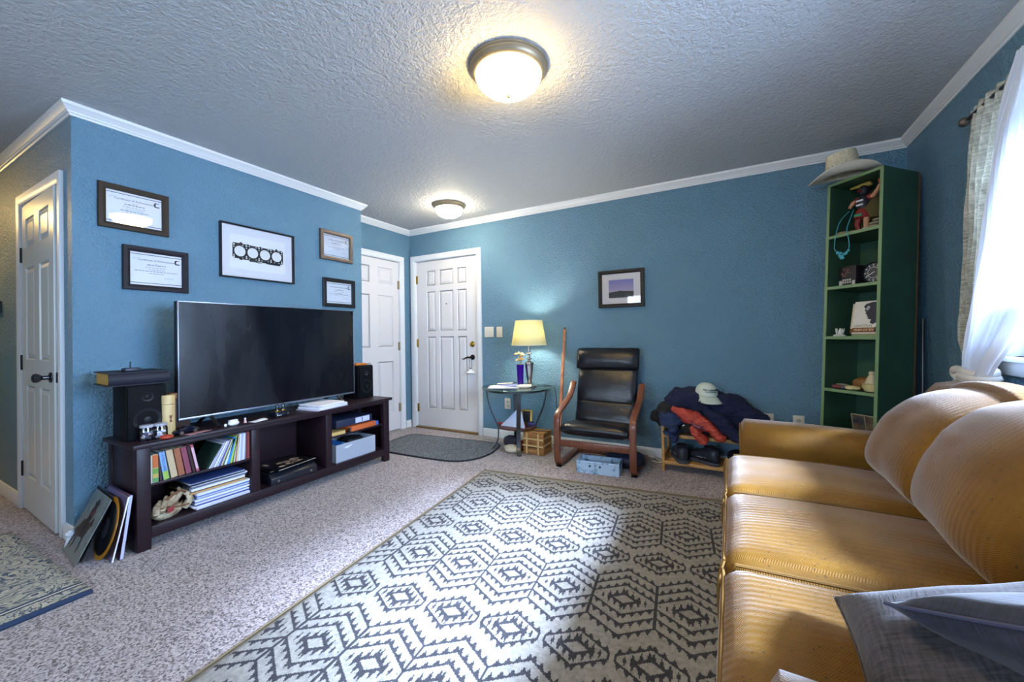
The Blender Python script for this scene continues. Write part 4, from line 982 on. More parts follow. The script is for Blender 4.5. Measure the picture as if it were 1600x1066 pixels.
def smoothpts(pts, sub=3):
    out = []
    for i in range(len(pts) - 1):
        p0 = pts[max(i - 1, 0)]; p1 = pts[i]; p2 = pts[i + 1]; p3 = pts[min(i + 2, len(pts) - 1)]
        for k in range(sub):
            u = k / sub
            out.append(tuple(.5 * ((2 * b) + (-a + c) * u + (2 * a - 5 * b + 4 * c - d) * u * u + (-a + 3 * b - 3 * c + d) * u ** 3) for a, b, c, d in zip(p0, p1, p2, p3)))
    return out + [pts[-1]]
pad(smoothpts([(-.02, .318, .004, .92), (-.012, .324, .034, .97), (.02, .332, .052, 1), (.1, .334, .05, 1), (.22, .318, .042, 1), (.34, .316, .036, 1), (.385, .318, .018, .98), (.395, .32, .004, .96)]), .285, wr=.006).build('seat_cushion', M_LEATHER, t, ang=60)
pad(smoothpts([(.352, .325, .006, .95), (.37, .35, .028, 1), (.405, .42, .036, 1), (.425, .484, .034, 1), (.430, .497, .026, 1), (.437, .512, .034, 1), (.462, .62, .042, 1), (.50, .74, .04, 1), (.53, .83, .034, 1), (.555, .9, .02, 1), (.56, .92, .005, .95)]), .27, wr=.008).build('back_cushion', M_LEATHER, t, ang=60)
pad(smoothpts([(.485, .795, .004, .96), (.478, .81, .03, .99), (.487, .85, .05, 1), (.50, .90, .054, 1), (.513, .94, .046, 1), (.53, .972, .024, .99), (.54, .98, .004, .96)]), .287, wr=.005).build('headrest', M_LEATHER, t, ang=60)
# weathered box below the chair
t = thing('metal_box', 'weathered blue-white open box on the carpet under the armchair', 'box', (-.955, 3.17, 0), R(5))
M_WX = mat('chipped_pale_blue_paint', '#8fb0cf', .6, fn=fvar('#4f7696', '#a9c3da', 16, .2, .002, 5, None, .36, .5))
a, b, h = .168, .085, .098
MB().loft([[(-a, -b, 0), (a, -b, 0), (a, b, 0), (-a, b, 0)], [(-a, -b, h), (a, -b, h), (a, b, h), (-a, b, h)], [(-a + .008, -b + .008, h), (a - .008, -b + .008, h), (a - .008, b - .008, h), (-a + .008, b - .008, h)], [(-a + .008, -b + .008, .01), (a - .008, -b + .008, .01), (a - .008, b - .008, .01), (-a + .008, b - .008, .01)]]).build('body', M_WX, t, ang=25)
for x in (-.06, .02): MB().blob((x, -b, .06), (.008, .003, .010)).build('bolt', mat('dark_bolt', '#2b3a48', .5, .5), t)
MB().box(-a - .004, -b - .004, h - .014, a + .004, -b, h - .002).build('rim', M_WX, t, bevel=.002)
o = MB().blob((0, 0, .06), (.16, .13, .06), .7, 16, 8, lambda u: 1 + .12 * noise.noise(u * 2.5)).build('dark_bag', mat('navy_nylon', '#171b33', .6)); o.location = (-.80, 3.40, 0); tag(o, 'dark navy bag lying on the carpet behind the weathered box', 'bag')
# walking stick
t = thing('walking_stick', 'thin reddish wooden stick leaning on the wall left of the armchair', 'stick', (-1.447, 3.50, 0))
M_STK = mat('reddish_stick_wood', '#a8683e', .45, fn=fvar('#8e5230', '#bd7d50', 6, 0, .001, 3, (10, 10, 1)))
MB().tube([(0, 0, .0), (-.002, .11, .6), (-.004, .218, 1.165)], [(.017, .014), (.017, .014), (.015, .012)], 10).build('shaft', M_STK, t)
MB().cyl((-.004, .2185, 1.165), (-.004, .2225, 1.185), .012, .008, 10).build('tip', mat('dark_tip', '#3b2a22', .5), t)
# ---------------------------------------------------------------- side table
CX, CY = -1.862, 3.452
t = thing('side_table', 'round glass-topped side table with curved pewter strap legs beside the entry door', 'side table', (CX, CY, 0), R(-58))
MB().lathe([(0, .602), (.338, .602), (.342, .605), (.342, .609), (.338, .612), (0, .612)], 56).build('glass_top', M_TGLASS, t)
MB().lathe([(.335, .6015), (.3435, .604), (.3435, .610), (.335, .6125), (.333, .607)], 56, cap=False).build('glass_edge', mat('green_glass_edge', '#5e7f78', .1, Transmission_Weight=.4), t)
MB().lathe([(.285, .578), (.293, .578), (.293, .601), (.285, .601), (.285, .578)], 48, cap=False).build('ring', M_DKMETAL, t)
prof = smoothpts([(.290, .598), (.292, .55), (.272, .44), (.232, .33), (.198, .255), (.186, .215), (.184, .16), (.190, .10), (.212, .05), (.250, .012), (.262, .004)])
for k in range(4):
    a = k * PI / 2; mb = MB(); c, s_ = math.cos(a), math.sin(a)
    mb.strip([(r * c, r * s_, z) for r, z in prof], (-s_, c, 0), .040, .012).build('leg', M_DKMETAL, t, bevel=.002, seg=1)
MB().lathe([(0, .215), (.182, .215), (.186, .219), (.186, .228), (.182, .232), (0, .232)], 40).build('lower_shelf', mat('cherry_shelf', '#5a2f2a', .4), t)
# lamp
t = thing('table_lamp', 'table lamp with pale cream shade and fluted silver base on the round table', 'lamp', (-1.742, 3.50, .6125))
M_LS = mat('brushed_silver_lamp', '#b9b6b2', .22, .95)
MB().lathe([(0, 0), (.068, 0), (.07, .006), (.07, .012), (.058, .018), (.05, .026), (.03, .034), (0, .036)], 8).lathe([(.022, .034), (.024, .05), (.042, .2), (.046, .225), (.044, .235), (.012, .25), (.012, .262), (.028, .268), (.028, .274), (.01, .28), (.01, .31), (.026, .316), (.026, .322), (.012, .33), (.012, .40), (0, .40)], 8).build('base', M_LS, t, ang=20)
def shade_fn(n, b): pass
ms = bpy.data.materials.new('translucent_cream_shade'); ms.use_nodes = True; n_ = NT(ms); pb = n_.n['Principled BSDF']; pb.inputs['Base Color'].default_value = lin('#e2deb6'); pb.inputs['Roughness'].default_value = .9
tl = n_.new('ShaderNodeBsdfTranslucent'); tl.inputs[0].default_value = lin('#efe6ae'); mx = n_.new('ShaderNodeMixShader'); mx.inputs[0].default_value = .45
n_.l.new(pb.outputs[0], mx.inputs[1]); n_.l.new(tl.outputs[0], mx.inputs[2]); n_.l.new(mx.outputs[0], n_.n['Material Output'].inputs[0])
sh = MB().lathe([(.172, .405), (.132, .645)], 48, cap=False).build('shade', ms, t); sh.modifiers.new('s', 'SOLIDIFY').thickness = .002
MB().lathe([(.170, .403), (.1745, .403), (.1745, .409), (.170, .409), (.170, .403)], 48, cap=False).lathe([(.130, .641), (.1345, .641), (.1345, .647), (.130, .647), (.130, .641)], 48, cap=False).build('shade_trim', mat('cream_trim', '#e6e0c0', .8), t)
MB().blob((0, 0, .46), (.028, .028, .045)).build('bulb', emat('lamp_bulb_glow', (1, .86, .6), 30), t)
hp = MB()
for k in range(3): a = k * 2.1; hp.cyl((0, 0, .63), (.13 * math.cos(a), .13 * math.sin(a), .637), .0018, n=5)
hp.cyl((0, 0, .50), (0, 0, .65), .003, n=6); hp.build('harp', M_STEEL, t)
ld = bpy.data.lights.new('table_lamp_bulb', 'POINT'); ld.energy = 26; ld.color = (1, .92, .75); ld.shadow_soft_size = .05
lo = bpy.data.objects.new('table_lamp_bulb', ld); COL.objects.link(lo); lo.location = (-1.742, 3.50, 1.145)
cb = MB().tube(smoothpts([(-1.70, 3.56, .62), (-1.58, 3.60, .615), (-1.522, 3.62, .58), (-1.525, 3.66, .3), (-1.56, 3.70, .05), (-1.6, 3.72, .006)]), .003, 6).build('lamp_cord', M_BLKM); tag(cb, 'thin lamp cord hanging down behind the round table', 'cord')
# vase and flowers
t = thing('purple_vase', 'deep purple glass vase with dried cream flowers on the round table', 'vase', M=TR(-1.812, 3.44, .6125) @ Matrix.Diagonal((1.0, 1.0, 1.38, 1)))
MB().lathe([(0, 0), (.028, 0), (.03, .005), (.032, .09), (.038, .155), (.036, .156), (.030, .09), (.027, .01), (0, .01)], 24).build('glass', mat('purple_glass', '#3a128c', .08, Transmission_Weight=.35, IOR=1.5), t)
fl = MB(); rnd = random.Random(4); st = MB()
for k in range(13):
    a = rnd.uniform(0, 6.28); r = rnd.uniform(.01, .055); z = .185 + rnd.uniform(-.01, .055); c = (r * math.cos(a), r * math.sin(a), z)
    for q in range(5):
        b = q * 1.257 + k; fl.blob((c[0] + .010 * math.cos(b), c[1] + .010 * math.sin(b), c[2]), (.011, .011, .005), n=7, m=4)
    fl.blob((c[0], c[1], c[2] + .006), (.008, .008, .008), n=7, m=4); st.tube([(0, 0, .08), c], .0015, 4)
o = fl.build('flower_heads', mat('dried_cream_petals', '#c8ab78', .8), t); o['kind'] = 'stuff'; st.build('stems', mat('dry_stem', '#7b6a40', .8), t)
# papers on the table
o = MB().grid(lambda u, v: (u * .30 - .15, v * .22 - .11, .001 + .003 * math.sin(u * 4) * v), 8, 6).build('white_papers', M_PAPER); o.modifiers.new('s', 'SOLIDIFY').thickness = .002; o.location = (-1.95, 3.36, .6145); o.rotation_euler.z = R(25); tag(o, 'white papers spread over the front of the round glass table', 'paper')
o = MB().grid(lambda u, v: (u * .24 - .12, v * .17 - .085, .001), 4, 4).build('blue_papers', mat('pale_blue_paper', '#9aa4d8', .6)); o.modifiers.new('s', 'SOLIDIFY').thickness = .002; o.location = (-1.92, 3.47, .619); o.rotation_euler.z = R(-12); tag(o, 'lilac-blue leaflet on the round table behind the white papers', 'paper')
t = thing('folded_flyer', 'small cream folded flyer at the left back of the round table', 'paper', (-2.02, 3.50, .6215), R(20))
MB().loft([[(-.08, y, .0), (.08, y, .012), (.08, y, .014), (-.08, y, .004)] for y in (-.04, .0, .04)]).build('sheet', mat('cream_sheet', '#d8d2c4', .7), t)
o = MB().blob((0, 0, .016), (.075, .03, .016), .8, 16, 8, lambda u: 1 + .18 * noise.noise(u * 3)).build('cream_pouch', mat('cream_cloth', '#d3cdb8', .8)); o.location = (-1.745, 3.385, .6125); o.rotation_euler.z = R(28); tag(o, 'crumpled cream pouch lying in front of the lamp base', 'pouch')
# on the lower shelf
t = thing('envelope', 'large white envelope leaning open on the lower shelf of the round table', 'envelope', (-1.84, 3.40, .235))
MB().loft([[(-.15, -.05, 0), (.12, -.06, .0), (.12, -.055, .002), (-.15, -.045, .002)], [(-.06, .02, .10), (.05, .015, .13), (.05, .018, .132), (-.06, .023, .102)], [(-.02, .05, .15), (.0, .05, .16), (.0, .052, .161), (-.02, .052, .151)]]).build('sheet', mat('pale_envelope', '#c9d3ec', .6), t)
MB().box(-.06, -.0165, .05, .02, -.015, .053, Matrix.Rotation(R(-8), 4, 'Y')).build('address_line', M_INKG, t, smooth=False)
o = MB().blob((0, 0, .012), (.05, .018, .012), .8, 14, 6).build('red_pocket_tool', mat('red_plastic', '#b03a32', .45)); o.location = (-2.01, 3.40, .2325); o.rotation_euler.z = R(-10); tag(o, 'small red oblong item at the left of the lower table shelf', 'tool')
t = thing('gold_frame', 'small gold picture frame standing on the lower table shelf', 'picture frame', (-1.80, 3.53, .2325), R(12), rx=R(-12))
MB().loft([[(-.055 + i, y, i), (.055 - i, y, i), (.055 - i, y, .14 - i), (-.055 + i, y, .14 - i)] for i, y in ((0, .01), (0, 0), (.016, -.004), (.016, .01))], cap=False).build('frame', mat('gold_leaf', '#b08a3c', .35, .8), t, ang=20); MB().box(-.04, .003, .015, .04, .008, .125).build('picture', mat('dark_portrait', '#2a2428', .5), t)
o = MB().box(-.035, -.03, 0, .035, .03, .03).build('navy_box', mat('navy_card', '#2a2f66', .5), bevel=.004); o.location = (-1.73, 3.50, .2325); o.rotation_euler.z = .4; tag(o, 'tiny navy box at the right of the lower table shelf', 'box')
# below the table
def rock(name, lab, cat, loc, r, col, s=0, m=None):
    o = MB().blob((0, 0, r[2]), r, .9, 18, 10, lambda u: 1 + .22 * noise.noise(u * 1.7 + Vector((s, s, 0))) + .1 * noise.noise(u * 5 + Vector((s, 0, 0)))).build(name, m or mat(name + '_' + 'abcdefghij'[s], col, .8, fn=fvar(col, '#cfc8b4' if s < 5 else col, 14, .4, .004)), ang=60); o.location = loc; return tag(o, lab, cat)
rock('pale_rock', 'pale cream rough rock on the carpet under the round table', 'rock', (-1.845, 3.315, -.004), (.085, .055, .04), '#b3a88c', 1)
rock('red_pouch', 'brick red pouch on the carpet under the round table', 'pouch', (-1.79, 3.43, 0), (.05, .05, .045), '#8a3a2c', 6)
rock('dark_bundle', 'dark grey and purple bundle on the carpet behind the pale rock', 'bundle', (-1.935, 3.46, 0), (.075, .05, .06), '#3a3440', 7)
# wooden crate
t = thing('wooden_crate', 'small wooden shipping crate with pale battens next to the armchair leg', 'crate', (-1.632, 3.43, 0), R(-2))
M_CR = mat('brown_crate_wood', '#9b6c34', .6, fn=fvar('#7d5224', '#b07f42', 7, .1, .001, 4, (2, 18, 18))); M_BAT = mat('pale_batten', '#cdb07c', .6)
a, b, h = .108, .088, .205
MB().box(-a + .008, -b + .008, 0, a - .008, b - .008, h - .008).build('inner_box', mat('dark_crate_inside', '#2d1a10', .8), t, smooth=False)
for z0, z1 in ((.0, .058), (.064, .10), (.104, .14), (.148, .196)):
    MB().box(-a + .002, -b, z0, a - .002, -b + .009, z1).build('plank', M_CR, t, bevel=.002, seg=1)
    MB().box(a - .009, -b + .002, z0, a, b - .002, z1).build('plank', M_CR, t, bevel=.002, seg=1)
for x0, x1 in ((-a, -.03), (-.028, .04), (.042, a)): MB().box(x0, -b, h - .01, x1, b, h).build('lid_plank', M_CR, t, bevel=.002, seg=1)
for x in (-.075, .045): MB().box(x, -b - .007, .002, x + .017, -b, h - .008).build('batten', M_BAT, t, bevel=.002, seg=1)
for z in (.075, .138): MB().box(-a, -b - .012, z, a, -b - .007, z + .013).build('strap', M_BAT, t, bevel=.001, seg=1); MB().box(a, -b, z + .01, a + .005, b, z + .023).build('strap', M_BAT, t, bevel=.001, seg=1)
MB().box(.07, -b - .004, 0, a + .002, -b + .02, h - .01).build('corner_post', M_CR, t, bevel=.003)
text('RESERVE', .026, frameM((-.008, -b - .0006, .032), (1, 0, 0), (0, 0, 1)), mat('pale_stencil', '#c9a878', .7), t, 'stencil', .0004, sx=.8)
MB().tube(smoothpts([(-.1, .05, h + .003), (-.03, -.02, h + .004), (.05, -.02, h + .004), (.12, .02, h + .003)]), .003, 6).build('cord', M_BLKM, t)

# ---------------------------------------------------------------- shoe bench
t = thing('shoe_bench', 'low two-shelf pine shoe bench buried under clothes by the armchair', 'bench', (-.15, 3.56, 0))
for x in (-.36, .36):
    for y in (-.155, .125): MB().box(x, y, 0, x + .022, y + .028, .412 if y < 0 else .40).build('post', M_OAK, t, bevel=.003)
    for z in (.10, .28): MB().box(x + .002, -.128, z, x + .02, .126, z + .03).build('side_rail', M_OAK, t, bevel=.002)
for z in (.06, .278):
    MB().box(-.338, -.158, z, .36, -.136, z + .026).build('front_rail', M_OAK, t, bevel=.002)
    for k in range(4): MB().box(-.352, -.13 + k * .066, z + .012, .374, -.13 + k * .066 + .054, z + .024).build('slat', M_OAK, t, bevel=.002, seg=1)
BZ = .303
def cloth(name, lab, cat, pts, m, n=40, fold=.018, fs=9, seed=0, loc=(0, 0, 0)):
    """heavy garment laid along pts (x,y,z,rx(across),rz(height)) with folds"""
    Q = smoothpts(pts, 9); mb = MB(); rings = []
    for i, (x, y, z, ry, rz_) in enumerate(Q):
        a = Q[max(i - 1, 0)]; b = Q[min(i + 1, len(Q) - 1)]; tx, ty = b[0] - a[0], b[1] - a[1]; tz = b[2] - a[2]
        T_ = Vector((tx, ty, tz)).normalized(); sd = T_.cross(Vector((0, 0, 1)))
        sd = Vector((0, -1, 0)) if sd.length < .1 else sd.normalized(); up = sd.cross(T_)
        ring = []
        for j in range(n):
            th_ = 2 * PI * j / n; c, s_ = math.cos(th_), math.sin(th_)
            c = math.copysign(abs(c) ** .8, c); s_ = math.copysign(abs(s_) ** .8, s_)
            p = Vector((x, y, z)) + sd * c * ry + up * s_ * rz_
            q = p * fs + Vector((seed * 7.3, seed, 0))
            f = noise.noise(Vector((q.x, q.y * .5, q.z * 2))) * fold + (.35 - abs(noise.noise(Vector((q.x * 1.9 + q.z, q.y * 1.2, q.z * 2.6))))) * fold * 1.1 + (.3 - abs(noise.noise(q * 3.7))) * fold * .55
            p += (sd * c + up * s_) * f
            ring.append(tuple(p))
        rings.append(ring)
    o = mb.loft(rings).build(name, m, ang=75); o.location = loc; return tag(o, lab, cat) if lab else o
def wrk(s, d):
    def f(n, b):
        h = n.m('ADD', n.noise(s, 3, .55, n.coord('Object', (1, 1, 1.6)), 1.2), n.m('MULTIPLY', n.noise(200, 2), .12)); n.l.new(n.bump(h, .8, d), b.inputs['Normal'])
    return f
M_NAVY = mat('navy_wool', '#0a1436', .9, fn=wrk(13, .03))
M_CHAR = mat('charcoal_denim', '#14264a', .85, fn=wrk(12, .02)); M_BLKC = mat('black_cloth', '#0e0f15', .85, fn=wrk(14, .03))
M_RAIN = mat('coral_rain_fabric', '#b2412f', .5, fn=wrk(22, .03)); M_MAU = mat('mauve_lining', '#6f3a4a', .6, fn=wrk(22, .03))
cloth('navy_jacket', 'large navy jacket heaped along the shoe bench, sloping down to the sofa', 'jacket', [(-.47, 3.53, .60, .05, .03), (-.44, 3.53, .585, .13, .075), (-.30, 3.54, .56, .16, .10), (-.13, 3.55, .53, .165, .12), (.0, 3.56, .49, .16, .12), (.12, 3.57, .43, .14, .09), (.22, 3.58, .385, .10, .06), (.29, 3.58, .36, .06, .02)], M_NAVY, fold=.03, fs=7)
cloth('navy_sleeve', 'navy jacket sleeve draped diagonally over the front of the coral jacket', 'jacket', [(-.22, 3.42, .57, .05, .02), (-.14, 3.40, .50, .06, .04), (-.06, 3.395, .41, .06, .05), (.0, 3.39, .345, .065, .04), (.06, 3.39, .325, .05, .02)], M_NAVY, fold=.02, fs=8, seed=3)
cloth('black_fleece', 'black fleece bunched at the left end of the shoe bench', 'fleece', [(-.57, 3.50, .475, .03, .02), (-.555, 3.50, .455, .08, .07), (-.50, 3.50, .455, .11, .09), (-.42, 3.50, .47, .12, .08), (-.34, 3.50, .47, .10, .05)], M_BLKC, fold=.025, fs=9, seed=2)
cloth('charcoal_trousers', 'charcoal trousers hanging over the left front of the shoe bench', 'trousers', [(-.42, 3.50, .48, .10, .02), (-.42, 3.43, .475, .10, .035), (-.42, 3.385, .42, .10, .035), (-.415, 3.375, .34, .085, .032), (-.41, 3.372, .28, .075, .03), (-.41, 3.372, .262, .07, .015)], M_CHAR, fold=.012, fs=7, seed=4)
o = MB().blob((0, 0, 0), (.016, .004, .008), .7).build('white_tag', M_PAPER); o.location = (-.332, 3.375, .388); o.rotation_euler.y = -.4; tag(o, 'tiny white clothing label beside the charcoal trousers', 'tag')
cloth('black_shirt', 'black shirt lying on the bench between trousers and coral jacket', 'shirt', [(-.36, 3.46, .34, .05, .03), (-.30, 3.45, .36, .09, .05), (-.22, 3.46, .36, .09, .05), (-.16, 3.47, .34, .06, .03)], M_BLKC, fold=.02, fs=9, seed=6)
t = thing('rain_jacket', 'coral red rain jacket crumpled under the navy jacket on the bench', 'jacket', (0, 0, 0))
for nm, pts, m, sd in (('body', [(-.42, 3.42, .515, .05, .02), (-.35, 3.41, .485, .07, .045), (-.28, 3.40, .455, .075, .05), (-.21, 3.395, .42, .075, .045), (-.15, 3.39, .39, .06, .03)], M_RAIN, 1),
                       ('sleeve', [(-.25, 3.37, .40, .04, .02), (-.245, 3.365, .37, .055, .03), (-.235, 3.36, .33, .055, .033), (-.20, 3.355, .295, .052, .03), (-.17, 3.35, .285, .04, .018)], M_RAIN, 5),
                       ('hem', [(-.26, 3.385, .50, .03, .015), (-.19, 3.375, .44, .04, .022), (-.13, 3.37, .375, .05, .028), (-.085, 3.365, .325, .05, .03), (-.05, 3.36, .31, .04, .018)], M_RAIN, 7),
                       ('lining', [(-.30, 3.36, .43, .02, .010), (-.25, 3.355, .41, .045, .015), (-.20, 3.35, .385, .04, .012), (-.165, 3.348, .37, .015, .008)], M_MAU, 8)):
    o = cloth(nm, None, None, pts, m, fold=.016, fs=13, seed=sd); o.parent = t
# cap
t = thing('ball_cap', 'pale grey-green cap with small dark lettering on top of the clothes heap', 'hat', M=Matrix.Translation((-.18, 3.47, .632)) @ Matrix.Rotation(R(28), 4, 'Z') @ Matrix.Rotation(R(10), 4, 'X') @ Matrix.Scale(.86, 4))
M_CAP = mat('pale_sage_cotton', '#b9c4b8', .85, fn=fbump(160, .3, .001))
def crown(u, v):
    th_ = 2 * PI * u; ph = v * PI / 2
    return (.092 * math.cos(th_) * math.cos(ph) ** .75, .105 * math.sin(th_) * math.cos(ph) ** .75, .100 * math.sin(ph) ** .9)
MB().grid(crown, 32, 10).build('crown', M_CAP, t, weld=True, ang=80)
def brim(u, v):
    a = PI + PI * (.06 + .88 * u); x = .092 * math.cos(a); y = .105 * math.sin(a)
    return (x * (1 + .12 * v), y - .095 * v * math.sin(PI * u) ** .3, .006 - .034 * v - 2.6 * x * x * v)
o = MB().grid(brim, 24, 6).build('brim', mat('sage_brim', '#a5b3a8', .85), t); o.modifiers.new('s', 'SOLIDIFY').thickness = .004
MB().blob((0, 0, .101), (.008, .008, .005)).build('button', M_CAP, t)
capm = mat('cap_lettering', '#2b3a44', .7)
for i, ch in enumerate('WATERFORD'):
    a = R(-90 + (i - 4) * 10.5); r = .100
    text(ch, .022, frameM((.092 * math.cos(a) * .93, .105 * math.sin(a) * .93, .062), (-math.sin(a), math.cos(a), 0), (-.35 * math.cos(a), -.35 * math.sin(a), .93)), capm, t, 'lettering', .003)
mb = MB()
for k in range(9):
    a = R(-90 + (k - 4) * 8); mb.box(-.004, -.002, 0, .004, .002, .004, Matrix.Translation((.092 * math.cos(a) * .97, .105 * math.sin(a) * .97, .043)) @ Matrix.Rotation(a + PI / 2, 4, 'Z'))
mb.build('small_lettering', capm, t, kind='stuff')
# boots on the low shelf
def boot(label, x, y, rz):
    t = thing('hiking_boot', label, 'boot', (x, y, .0855), rz, 'pair of black boots under the bench'); t.scale = (1, .95, .86)
    mu = mat('black_boot_leather', '#232733', .45, fn=fbump(120, .3, .002)); ms_ = mat('boot_sole', '#3a3d45', .7)
    def ring(yy, w0, z1, n=16): return [(w0 * math.copysign(abs(math.cos(2 * PI * k / n)) ** .8, math.cos(2 * PI * k / n)), yy, .022 + z1 / 2 + z1 / 2 * math.copysign(abs(math.sin(2 * PI * k / n)) ** .8, math.sin(2 * PI * k / n))) for k in range(n)]
    MB().loft([ring(*q) for q in ((-.142, .018, .04), (-.135, .034, .055), (-.11, .045, .068), (-.07, .05, .075), (-.03, .047, .088), (.01, .042, .108), (.04, .04, .125), (.09, .04, .13), (.125, .036, .12), (.138, .022, .10))]).build('upper', mu, t, ang=60)
    MB().loft([[(w_ * math.cos(a) * 1.0, y0 + .15 * 0, z) for a in (0,)] for w_, y0, z in ()] if False else [[(x_, y_, z) for x_, y_ in smoothpoly([(-.03, -.145), (.03, -.145), (.054, -.09), (.045, 0), (.045, .13), (.02, .148), (-.02, .148), (-.045, .13), (-.045, 0), (-.054, -.09)], 1)] for z in (0, .026)]).build('sole', ms_, t, bevel=.004)
    MB().lathe([(.036, .0), (.043, .006), (.043, .018), (.036, .024)], 18, TR(0, .065, .138), cap=False).build('collar', M_BLKC, t)
    lc = MB()
    for k in range(5): lc.tube([(-.03, -.07 + .022 * k, .088 + .008 * k), (0, -.07 + .022 * k, .102 + .009 * k), (.03, -.06 + .022 * k, .088 + .008 * k)], .0028, 5)
    lc.build('laces', mat('dark_lace', '#2c3038', .8), t)
    MB().box(.044, -.02, .055, .0475, .03, .060).box(.043, .04, .06, .046, .06, .064).build('side_mark', mat('pale_thread', '#9fa8b8', .6), t, smooth=False)
    return t
boot('black laced hiking boot on the low bench shelf, left of the pair', -.385, 3.505, R(200)); boot('black laced hiking boot on the low bench shelf, right of the pair', -.215, 3.50, R(238))
o = MB().blob((0, 0, .05), (.11, .12, .05), .8, 16, 8, lambda u: 1 + .15 * noise.noise(u * 2.4)).build('dark_shoe_bag', M_BLKC); o.location = (.06, 3.56, .0845); tag(o, 'black shoe heap at the right end of the low bench shelf', 'shoe')
t = thing('shoe_tag', 'pale blue triangular paper tag standing beside the right boot', 'tag', (-.125, 3.44, .0845), R(5))
MB().loft([[(-.045, 0, .085), (-.02, 0, .10), (-.02, .002, .10), (-.045, .002, .085)], [(-.03, 0, .06), (.005, 0, .07), (.005, .002, .07), (-.03, .002, .06)], [(.005, 0, .005), (.012, 0, .0), (.012, .002, .0), (.005, .002, .005)]]).build('paper', mat('pale_blue_tag', '#a9bfe4', .6), t)
cb = MB().tube(smoothpts([(-.62, 3.70, .03), (-.57, 3.64, .01), (-.52, 3.66, .006), (-.56, 3.60, .005), (-.62, 3.62, .005)]), .004, 6).build('white_cable', M_CREAM); tag(cb, 'white cable lying on the carpet along the baseboard by the bench', 'cable')

# ---------------------------------------------------------------- green bookcase, leaning across the corner
BT = R(-3.63); BW, BD, BH = .346, .300, 2.118
Mb = Matrix.Translation((.6275, 3.3113, .004)) @ Matrix.Rotation(R(-47.5), 4, 'Z') @ Matrix.Rotation(BT, 4, 'X')
t = thing('bookcase', 'tall narrow dark green bookcase standing across the corner behind the sofa', 'bookcase', M=Mb)
for s in (-1, 1):
    x0 = s * BW / 2; MB().box(min(x0, x0 - s * .019), .003, 0, max(x0, x0 - s * .019), BD, BH).build('side', M_GREEN, t, smooth=False)
    MB().box(min(x0, x0 - s * .019), 0, 0, max(x0, x0 - s * .019), .003, BH).build('front_edge', M_GREENL, t, smooth=False)
SHZ = [.05, .362, .718, 1.073, 1.415, 1.768]
iw = BW / 2 - .019
for z in SHZ: MB().box(-iw, .003, z - .02, iw, BD - .005, z).build('shelf', M_GREEN, t, smooth=False); MB().box(-iw, 0, z - .02, iw, .003, z).build('shelf_edge', M_GREENL, t, smooth=False)
MB().box(-BW / 2, .003, BH, BW / 2, BD, BH + .018).build('top', M_GREEN, t, smooth=False); MB().box(-BW / 2, 0, BH, BW / 2, .003, BH + .018).build('top_edge', M_GREENL, t, smooth=False)
MB().box(-iw, BD - .008, .03, iw, BD - .002, BH).build('back', M_GREEN, t, smooth=False)
MB().box(-BW / 2 - .002, BD, .0, BW / 2 + .002, BD + .012, BH + .01).build('back_board', mat('raw_board_edge', '#6b4c2c', .7), t, smooth=False, label='raw brown back board')
for z0, z1 in ((1.415, 1.70), (.713, .90)): MB().box(.0 - .02, BD - .0105, z0, iw - .002, BD - .0085, z1).build('back_patch', M_OLIVE, t, smooth=False, label='olive unpainted patch of the back panel')
def bm_(x, y, z, rz=0, rx=0): return Mb @ TR(x, y, z + .001) @ Matrix.Rotation(rz, 4, 'Z') @ Matrix.Rotation(rx, 4, 'X')
# hat on top
t = thing('cowboy_hat', 'cream straw cowboy hat on top of the green bookcase', 'hat', M=Matrix.Translation((.685, 3.445, 2.135)) @ Matrix.Rotation(R(-5), 4, 'Y') @ Matrix.Rotation(R(96), 4, 'Z'))
M_HAT = mat('cream_straw', '#cfc4a6', .75, fn=fvar('#bfb291', '#ddd3b8', 60, .4, .002)); M_HATU = mat('pale_straw_brim', '#c6bfae', .75)
def hbrim(u, v):
    th_ = 2 * PI * u; r0x, r0y = .078, .098; r1x, r1y = .175, .20
    x = (r0x + (r1x - r0x) * v) * math.cos(th_); y = (r0y + (r1y - r0y) * v) * math.sin(th_)
    curl = .05 * v ** 2 * abs(math.cos(th_)) ** 2.2 - .02 * v * abs(math.sin(th_)) ** 2
    return (x * (1 - .28 * v * abs(math.cos(th_)) ** 3), y, .03 + curl)
o = MB().grid(hbrim, 48, 8).build('brim', M_HATU, t, weld=True, ang=80); o.modifiers.new('s', 'SOLIDIFY').thickness = .004
def hcrown(u, v):
    th_ = 2 * PI * u; k = 1 - .22 * v if v < .75 else (1 - .165) * (1 - (v - .75) / .25 * .999)
    x = .079 * k * math.cos(th_); y = .099 * k * math.sin(th_)
    z = .03 + .150 * min(v / .75, 1) ** .9
    if v >= .75: z -= .035 * math.exp(-(x / .028) ** 2) * min(1, (v - .75) / .1)
    pin = max(0, -math.sin(th_)) ** 6; x *= 1 - .25 * pin * v
    return (x, y, z + .012 * (-math.sin(th_)) * min(v, .75))
MB().grid(hcrown, 40, 16).build('crown', M_HAT, t, weld=True, ang=60)
hb = MB(); 
for k in range(22):
    a = 2 * PI * k / 22; hb.blob((.0725 * math.cos(a), .0915 * math.sin(a), .092), (.006, .006, .005), n=6, m=4)
o = hb.build('vent_pattern', mat('hat_weave_pattern', '#a89a72', .8), t); o['kind'] = 'stuff'
